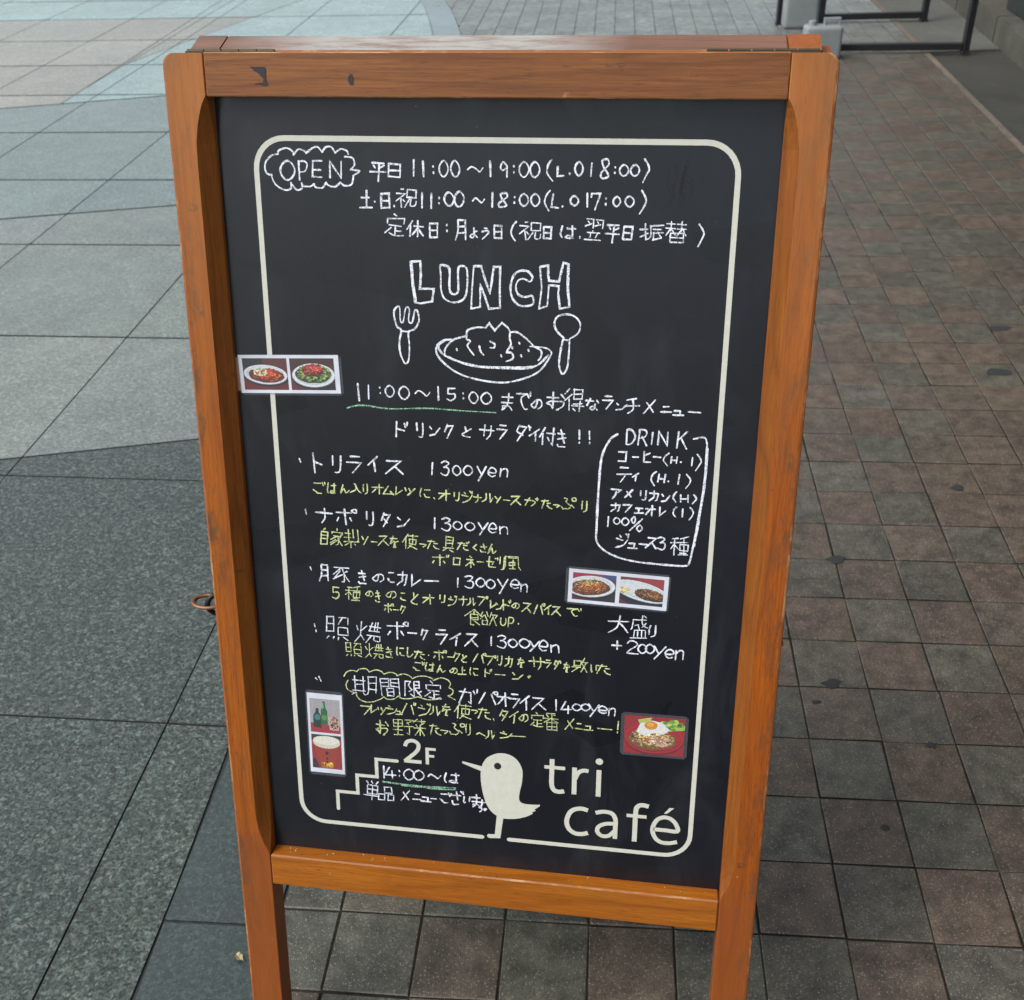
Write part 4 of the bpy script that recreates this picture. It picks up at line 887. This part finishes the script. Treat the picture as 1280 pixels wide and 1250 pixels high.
mm = lambda s: [(float(a.split(',')[0])*1e-3, float(a.split(',')[1])*1e-3) for a in s.split()]
printed('printed_stairs', [(mm("-188,20.5 -188,45.5 -162.6,45.5 -162.6,71 -138,71 -138,95.5 -112.5,95.5"), .0043, True)])
printed('printed_floor_number', [(catmull(mm("-102.3,117 -100,123 -93.3,125.4 -87.2,122.5 -86.2,116.5 -90,109.5 -103,96.9"), 4), .0047, False), (mm("-104,97 -83,97"), .0046, False),
        (mm("-75.9,117.6 -75.9,94.8"), .0040, False), (mm("-75.9,115.8 -65.6,115.8"), .0036, False), (mm("-75.9,106.4 -67.5,106.4"), .0034, False)])
bird = catmull(mm("-10.1,101.9 -4.7,111 7.1,118.1 20.1,118.3 30.7,111.8 37.0,98.7 36.8,82.2 34.2,68.2 33.6,58.0 37.5,53.2 46.5,52.3 58.4,53.2"), 4)+mm("57.9,50.8 51.8,45.8 53.7,44.5 49.0,41.6 50.2,39.9 45,36.3")+catmull(mm("41.9,34.6 30.0,30.4 14.4,29.1 7.9,31.6 -0.0,37.9 -6.5,49.9 -10.9,68.9 -12.3,88.0 -10.1,101.9"), 4)
printed('printed_bird', [], [bird, mm("7,33 15,31 11.3,.6 -2.0,-.6 -4.4,.8 -4.8,2.8 -3.6,5 4.6,5.6"), mm("-33.6,103.6 -34.4,101.8 -33.2,100.4 -10,91.5 -8,98.2")])
printed('bird_eye', [], [[(.0079+.0043*math.cos(a*math.pi/9), .1011+.0046*math.sin(a*math.pi/9)) for a in range(18)]], 'eye', -.00012)
lw = .0056
dot = [(.126+.0043*math.cos(a*math.pi/9), .1192+.0043*math.sin(a*math.pi/9)) for a in range(18)]
printed('printed_cafe_name', [
 ([(.0716, .117)]+catmull(mm("71.6,100 71.6,83.1 74.6,75.3 80.5,73.6 86.3,75.0"), 4), lw, False), (mm("62.8,105.9 86.9,105.9"), .0046, False),
 (mm("97.9,108.4 97.9,72"), lw, False), (catmull(mm("98.6,92.9 102.3,101.8 108.2,105.4 114.0,105.0"), 4), lw*.92, False),
 (mm("126.0,107.9 126.0,71.9"), lw, False),
 (catmull(mm("114.9,51.6 105.5,53.2 95.1,48.2 90.3,35.2 92.7,24.2 100.2,18.2 108.6,17.9 115.6,20.3"), 5), lw, False),
 (catmull(mm("123.8,49.3 133.6,52.0 143.1,50.2 147.3,42.2 147.5,30 147.5,15.6"), 5), lw*.95, False), (catmull(mm("147.3,36.5 136.5,35.5 128.2,30.8 126.6,23.6 131.9,18.2 140.2,19.2 147.3,27.5"), 5), lw*.9, False),
 (catmull(mm("184.9,64.6 176.9,65.8 171.6,62.4 170.2,53.8 170.2,35 170.2,14.6"), 5), lw, False), (mm("159.9,50.0 183,50.0"), .0045, False),
 (catmull(mm("190.9,34.3 205,34.3 219.1,34.3 217.3,43.5 211.0,50.4 202.4,51.8 194.6,46.6 190.6,34.1 194.1,22.8 201.1,17.3 210.6,16.9 219.6,19.6"), 5), lw*.92, False)],
 [dot, mm("202.7,57.2 206.2,57.2 214.0,65.5 208.6,65.5")])

# ------------------------------------------------------------------ laminated food photo cards taped on the board
def cmat(name, rough=.35):
    q = NT(name); at = q.n.new('ShaderNodeAttribute'); at.attribute_name = 'Col'
    g = q.noise(q.co((1, 1, 1)), 500, 3, .7)
    vm = q.n.new('ShaderNodeVectorMath'); vm.operation = 'SCALE'; gm_ = q.n.new('ShaderNodeGamma'); q.put(at.outputs['Color'], gm_.inputs[0]); gm_.inputs[1].default_value = 1.35; q.put(gm_.outputs[0], vm.inputs[0]); q.put(q.ramp(g, .3, .7, .72, 1.12), vm.inputs['Scale'])
    return q.set(col=vm.outputs[0], rough=rough, coat=.6, coatr=.12)
M['photo'] = cmat('photo_print')
M['paper'] = plain('white_card', (.62, .64, .74), .4)
q = NT('laminate_film'); q.set(col=(.30, .32, .36), rough=.12, alpha=.09); M['film'] = q.m
q = NT('clear_tape'); q.set(col=(.55, .32, .22), rough=.3, alpha=.35); M['tape'] = q.m
class Pic:
    """flat printed picture in mm: layered polygons with their own colours, cut to the picture's rectangle"""
    def __init__(s, x0, z0, x1, z1): s.r = (x0, z0, x1, z1); s.v = []; s.f = []; s.c = []; s.k = 0; s.poly([(0, 0), (1, 0), (1, 1), (0, 1)], (.2, .03, .04))
    def P(s, p): x0, z0, x1, z1 = s.r; return (x0+p[0]*(x1-x0), z0+p[1]*(z1-z0))
    def poly(s, pts, col):
        for pt, d, in (((0, 0), (1, 0)), ((1, 0), (0, 1)), ((1, 1), (-1, 0)), ((0, 1), (0, -1))): pts = clip(pts, pt, d, 1) if len(pts) > 2 else []
        if len(pts) < 3: return
        s.k += 1; b = len(s.v); s.v += [(s.P(p)[0]*1e-3, -s.k*2.5e-7, s.P(p)[1]*1e-3) for p in pts]; s.f.append(tuple(range(b, b+len(pts)))); s.c.append((*col, 1))
    def ell(s, cx, cy, rx, ry, col, rot=0, n=22, wob=0):
        s.poly([(cx+rx*(1+random.uniform(-wob, wob))*math.cos(a)*math.cos(rot)-ry*math.sin(a)*math.sin(rot), cy+rx*math.cos(a)*math.sin(rot)+ry*(1+random.uniform(-wob, wob))*math.sin(a)*math.cos(rot)) for a in [2*math.pi*k/n for k in range(n)]], col)
    def plate(s, cx, cy, rx, ry, rot=0, base=(.80, .82, .87)):
        s.ell(cx+.01, cy-.05, rx*1.04, ry*1.04, (.02, .015, .02), rot, 30)
        for k, (f, b) in enumerate(((1, .45), (.985, .75), (.96, 1.0), (.90, .93), (.84, .80), (.82, .66), (.80, .84), (.74, .90))): s.ell(cx, cy+.006*k, rx*f, ry*f, tuple(c*b for c in base), rot, 30)
    def food(s, cx, cy, rx, ry, cols, n, sz, rot=0, asp=(.3, .9)):
        dk = tuple(c*.35 for c in cols[0]); s.ell(cx, cy-.02, rx*1.04, ry*1.05, dk, rot, 26, .05)
        for lay, (f, b) in enumerate(((1, .45), (.95, .8), (.8, 1.0), (.6, 1.25))):
            s.bits(cx, cy+.02*lay, rx*f, ry*f, [tuple(min(1, c*b) for c in q_) for q_ in cols], n//3, sz, rot, asp)
        s.bits(cx, cy+.04, rx*.85, ry*.8, [(.9, .75, .6), (.85, .6, .4)], n//9, sz*.22, rot)
    def bits(s, cx, cy, rx, ry, cols, n, sz, rot=0, asp=(.4, 1)):
        for _ in range(int(n)):
            t = random.uniform(0, 6.283); r = math.sqrt(random.random()); x, y = rx*r*math.cos(t), ry*r*math.sin(t)
            c = random.choice(cols); k = random.uniform(.65, 1.35)
            s.ell(cx+x*math.cos(rot)-y*math.sin(rot), cy+x*math.sin(rot)+y*math.cos(rot), sz*random.uniform(.5, 1.3), sz*random.uniform(*asp), tuple(min(1, q_*k) for q_ in c), random.uniform(0, 3.14), 6, .3)
    def build(s, parent, y, name='printed_photo'):
        me = mesh_from(name, [(v[0], v[1]+y, v[2]) for v in s.v], s.f); at = me.attributes.new('Col', 'FLOAT_COLOR', 'FACE'); at.data.foreach_set('color', [x for c in s.c for x in c])
        return link(name, me, [M['photo']], parent)
def card(label, cu, cv, rot, w, h, fw, fh, fox=0, foy=0, proud=.0006):
    """card centred at (cu, cv) mm on the board; paper w x h, film fw x fh"""
    r = empty('photo_card', (0, 0, 0)); tag(r, label, 'photo card', 'laminated food photos on the menu board')
    r.matrix_world = Matrix.Translation(O_) @ FR_M @ Matrix.Translation((cu*1e-3, -proud, cv*1e-3)) @ Matrix.Rotation(-rot, 4, 'Y')
    if w: link('paper', bm_mesh('paper', box_bm(-w/2e3, w/2e3, -.0002, 0, -h/2e3, h/2e3)), [M['paper']], r)
    b = box_bm((fox-fw/2)*1e-3, (fox+fw/2)*1e-3, -.00042, .0001, (foy-fh/2)*1e-3, (foy+fh/2)*1e-3)
    ed = [e for e in b.edges if abs((e.verts[0].co-e.verts[1].co).y) > 1e-4]
    bmesh.ops.bevel(b, geom=ed, offset=.0022, segments=3, affect='EDGES')
    link('laminate_film', bm_mesh('laminate_film', b), [M['film']], r)
    return r
TOM = [(.55, .07, .02), (.65, .16, .03), (.45, .05, .02), (.7, .3, .08)]
WHT = (.78, .80, .84)
# 1: spaghetti and salad
r1 = card('laminated photo pair of spaghetti and a salad bowl, overlapping the left wooden stile', -214.2, 559.2, .036, 109.5, 41, 112, 43.5, 1.8, -1.0)
p = Pic(-50.5, -17, -1.6, 17); p.poly([(0, .72), (1, .72), (1, 1), (0, 1)], (.03, .025, .035)); p.poly([(0, 0), (.0, .45), (.35, .0)], (.24, .02, .03)); p.poly([(.45, .85), (1, .6), (1, 1), (.45, 1)], (.18, .04, .04))
p.plate(.50, .48, .50, .31, -.14); p.food(.52, .47, .39, .21, TOM, 200, .03, -.14); p.bits(.38, .57, .15, .12, [(.8, .78, .68), (.75, .7, .5), (.3, .4, .15)], 60, .03); p.build(r1, -.00022)
p = Pic(1.4, -17, 49.6, 17); p.poly([(0, .6), (1, .75), (1, 1), (0, 1)], (.10, .03, .03)); p.poly([(.55, 0), (1, 0), (1, .2)], (.03, .02, .03))
p.plate(.52, .46, .49, .38); p.food(.52, .52, .39, .27, [(.14, .30, .04), (.3, .5, .1), (.55, .62, .3), (.04, .09, .02)], 220, .045); p.food(.52, .64, .24, .17, [(.5, .06, .04), (.68, .18, .10), (.4, .03, .03), (.2, .02, .02)], 150, .038); p.build(r1, -.00022)
b = box_bm(-.062, -.0545, -.0008, -.0005, -.018, .018); link('tape', bm_mesh('tape', b), [M['tape']], r1)
# 2: pasta and rice plate
r2 = card('laminated photo pair of pasta and a brown rice plate, right side below the drink list', 138.8, 336.7, -.03, 106.8, 39.6, 112.0, 44.0, -.6, 0.2)
p = Pic(-49, -16, -2.2, 15.8); p.poly([(0, .8), (1, .9), (1, 1), (0, 1)], (.42, .05, .09)); p.poly([(.35, 0), (1, .4), (1, 0)], (.05, .035, .05)); p.poly([(.7, .8), (1, .8), (1, 1), (.7, 1)], (.1, .13, .3))
p.plate(.42, .52, .58, .40, .14); p.food(.40, .50, .45, .28, [(.55, .20, .06), (.5, .14, .04), (.75, .45, .2), (.30, .08, .02)], 300, .05, .14, (.1, .25)); p.bits(.40, .66, .25, .10, [(.7, .6, .25), (.3, .35, .08)], 40, .025); p.build(r2, -.00022)
p = Pic(2.2, -15.8, 48.8, 16); p.poly([(0, 0), (1, 0), (1, .22), (0, .42)], (.025, .03, .075)); p.poly([(0, 0), (.25, 0), (0, .2)], (.2, .05, .07)); p.poly([(.2, 1), (1, .65), (1, 1)], (.42, .07, .07)); p.poly([(0, .85), (.35, .9), (.3, 1), (0, 1)], (.25, .08, .06))
p.plate(.50, .50, .70, .34, -.36); p.food(.70, .40, .36, .19, [(.32, .15, .05), (.22, .09, .03), (.45, .25, .08), (.13, .06, .03)], 280, .03, -.3); p.bits(.12, .52, .13, .12, [(.8, .6, .2), (.8, .75, .5)], 30, .04); p.build(r2, -.00022)
# 3: drinks
r3 = card('upright laminated photo pair of green bottles above a glass of beer, lower left corner', -197.8, 124.6, -.01, 42.5, 108, 46.0, 115.5, -.1, .2)
p = Pic(-18.4, 1.5, 18.2, 47); p.poly([(0, .28), (1, .22), (1, 1), (0, 1)], (.48, .45, .48)); p.poly([(0, 0), (1, 0), (1, .22), (0, .28)], (.45, .05, .07))
p.poly([(.10, .15), (.36, .13), (.36, .5), (.30, .6), (.29, .72), (.20, .72), (.18, .6), (.10, .5)], (.02, .07, .05)); p.poly([(.36, .25), (.58, .25), (.58, .65), (.52, .75), (.51, .93), (.42, .93), (.41, .75), (.36, .65)], (.03, .20, .08)); p.ell(.24, .45, .10, .09, (.08, .28, .3)); p.ell(.47, .45, .09, .08, (.2, .35, .1)); p.ell(.44, .8, .02, .1, (.3, .6, .4))
p.poly([(.64, .1), (.94, .1), (.98, .48), (.6, .48)], (.6, .5, .46)); p.bits(.79, .3, .14, .18, [(.35, .2, .15), (.75, .68, .62), (.1, .05, .05), (.6, .3, .25)], 60, .045); p.build(r3, -.00022)
p = Pic(-18.4, -48, 18.2, -1.5); p.poly([(0, 0), (1, 0), (1, 1), (0, 1)], (.40, .05, .05)); p.poly([(0, .85), (1, .9), (1, 1), (0, 1)], (.08, .06, .08)); p.poly([(.06, .75), (.94, .75), (.72, .03), (.3, .03)], (.42, .07, .03)); p.poly([(.3, .18), (.7, .18), (.68, .03), (.32, .03)], (.6, .33, .03)); p.bits(.5, .1, .18, .07, [(.8, .6, .1), (.5, .2, .02)], 30, .05)
p.ell(.5, .78, .46, .18, (.72, .68, .60)); p.ell(.5, .84, .44, .13, (.80, .78, .72)); p.ell(.5, .46, .055, .05, (.06, .01, .01)); p.ell(.5, .3, .04, .035, (.08, .01, .01)); p.ell(.5, .2, .035, .03, (.08, .02, .01)); p.poly([(0, 0), (.25, 0), (.1, .3), (0, .25)], (.10, .02, .04)); p.build(r3, -.00022)
# 4: fried egg rice
r4 = card('laminated single photo of rice and fried egg on a red plate, lower right', 186.2, 159.8, .004, 0, 0, 75.0, 55.0, 0, 0)
p = Pic(-33.5, -25, 33.8, 24.2); p.poly([(0, 0), (1, 0), (1, 1), (0, 1)], (.40, .03, .05)); p.ell(.5, .40, .50, .42, (.26, .015, .035)); p.ell(.5, .44, .49, .40, (.5, .035, .06)); p.ell(.5, .43, .46, .36, (.40, .025, .045)); p.ell(.5, .45, .43, .33, (.47, .03, .055)); p.food(.47, .42, .38, .26, [(.72, .46, .18), (.8, .6, .3), (.6, .3, .1), (.8, .72, .5), (.25, .09, .03)], 420, .024); p.bits(.60, .36, .2, .13, [(.6, .35, .28), (.7, .5, .42)], 40, .035)
p.bits(.80, .80, .20, .12, [(.3, .5, .1), (.5, .62, .2), (.15, .3, .05)], 80, .05); p.poly([(.22, .9), (.45, .98), (.42, .84), (.25, .8)], (.55, .6, .2)); p.poly([(.26, .8), (.45, .9), (.62, .86), (.76, .68), (.66, .56), (.5, .58), (.34, .48), (.20, .58)], (.80, .80, .80)); p.ell(.44, .77, .11, .11, (.72, .36, .06)); p.ell(.43, .79, .06, .05, (.82, .5, .14)); p.build(r4, .0)

# dry leaf scraps on the ground by the left leg
lf = plain('dry_leaf', (.34, .29, .16), .8)
def leaf(x, y, s, rz, label):
    n = 9; vs = []
    for k in range(n+1):
        t = k/n; w = s*.28*math.sin(math.pi*t**.8)*random.uniform(.75, 1.1); zz = .002+s*.10*math.sin(t*5)**2
        vs += [((t-.5)*s, w, zz+.004*random.random()), ((t-.5)*s, 0, zz*.5), ((t-.5)*s, -w, zz+.004*random.random())]
    fs = []
    for k in range(n): b = 3*k; fs += [(b, b+3, b+4, b+1), (b+1, b+4, b+5, b+2)]
    o = link('dry_leaf', mesh_from('dry_leaf', vs, fs), [lf]); o.location = (x, y, .001); o.rotation_euler = (0, 0, rz); tag(o, label, 'leaf'); return o
leaf(-.418, .944, .020, -.7, 'small curled dry leaf scrap on dark paving beside the left leg')
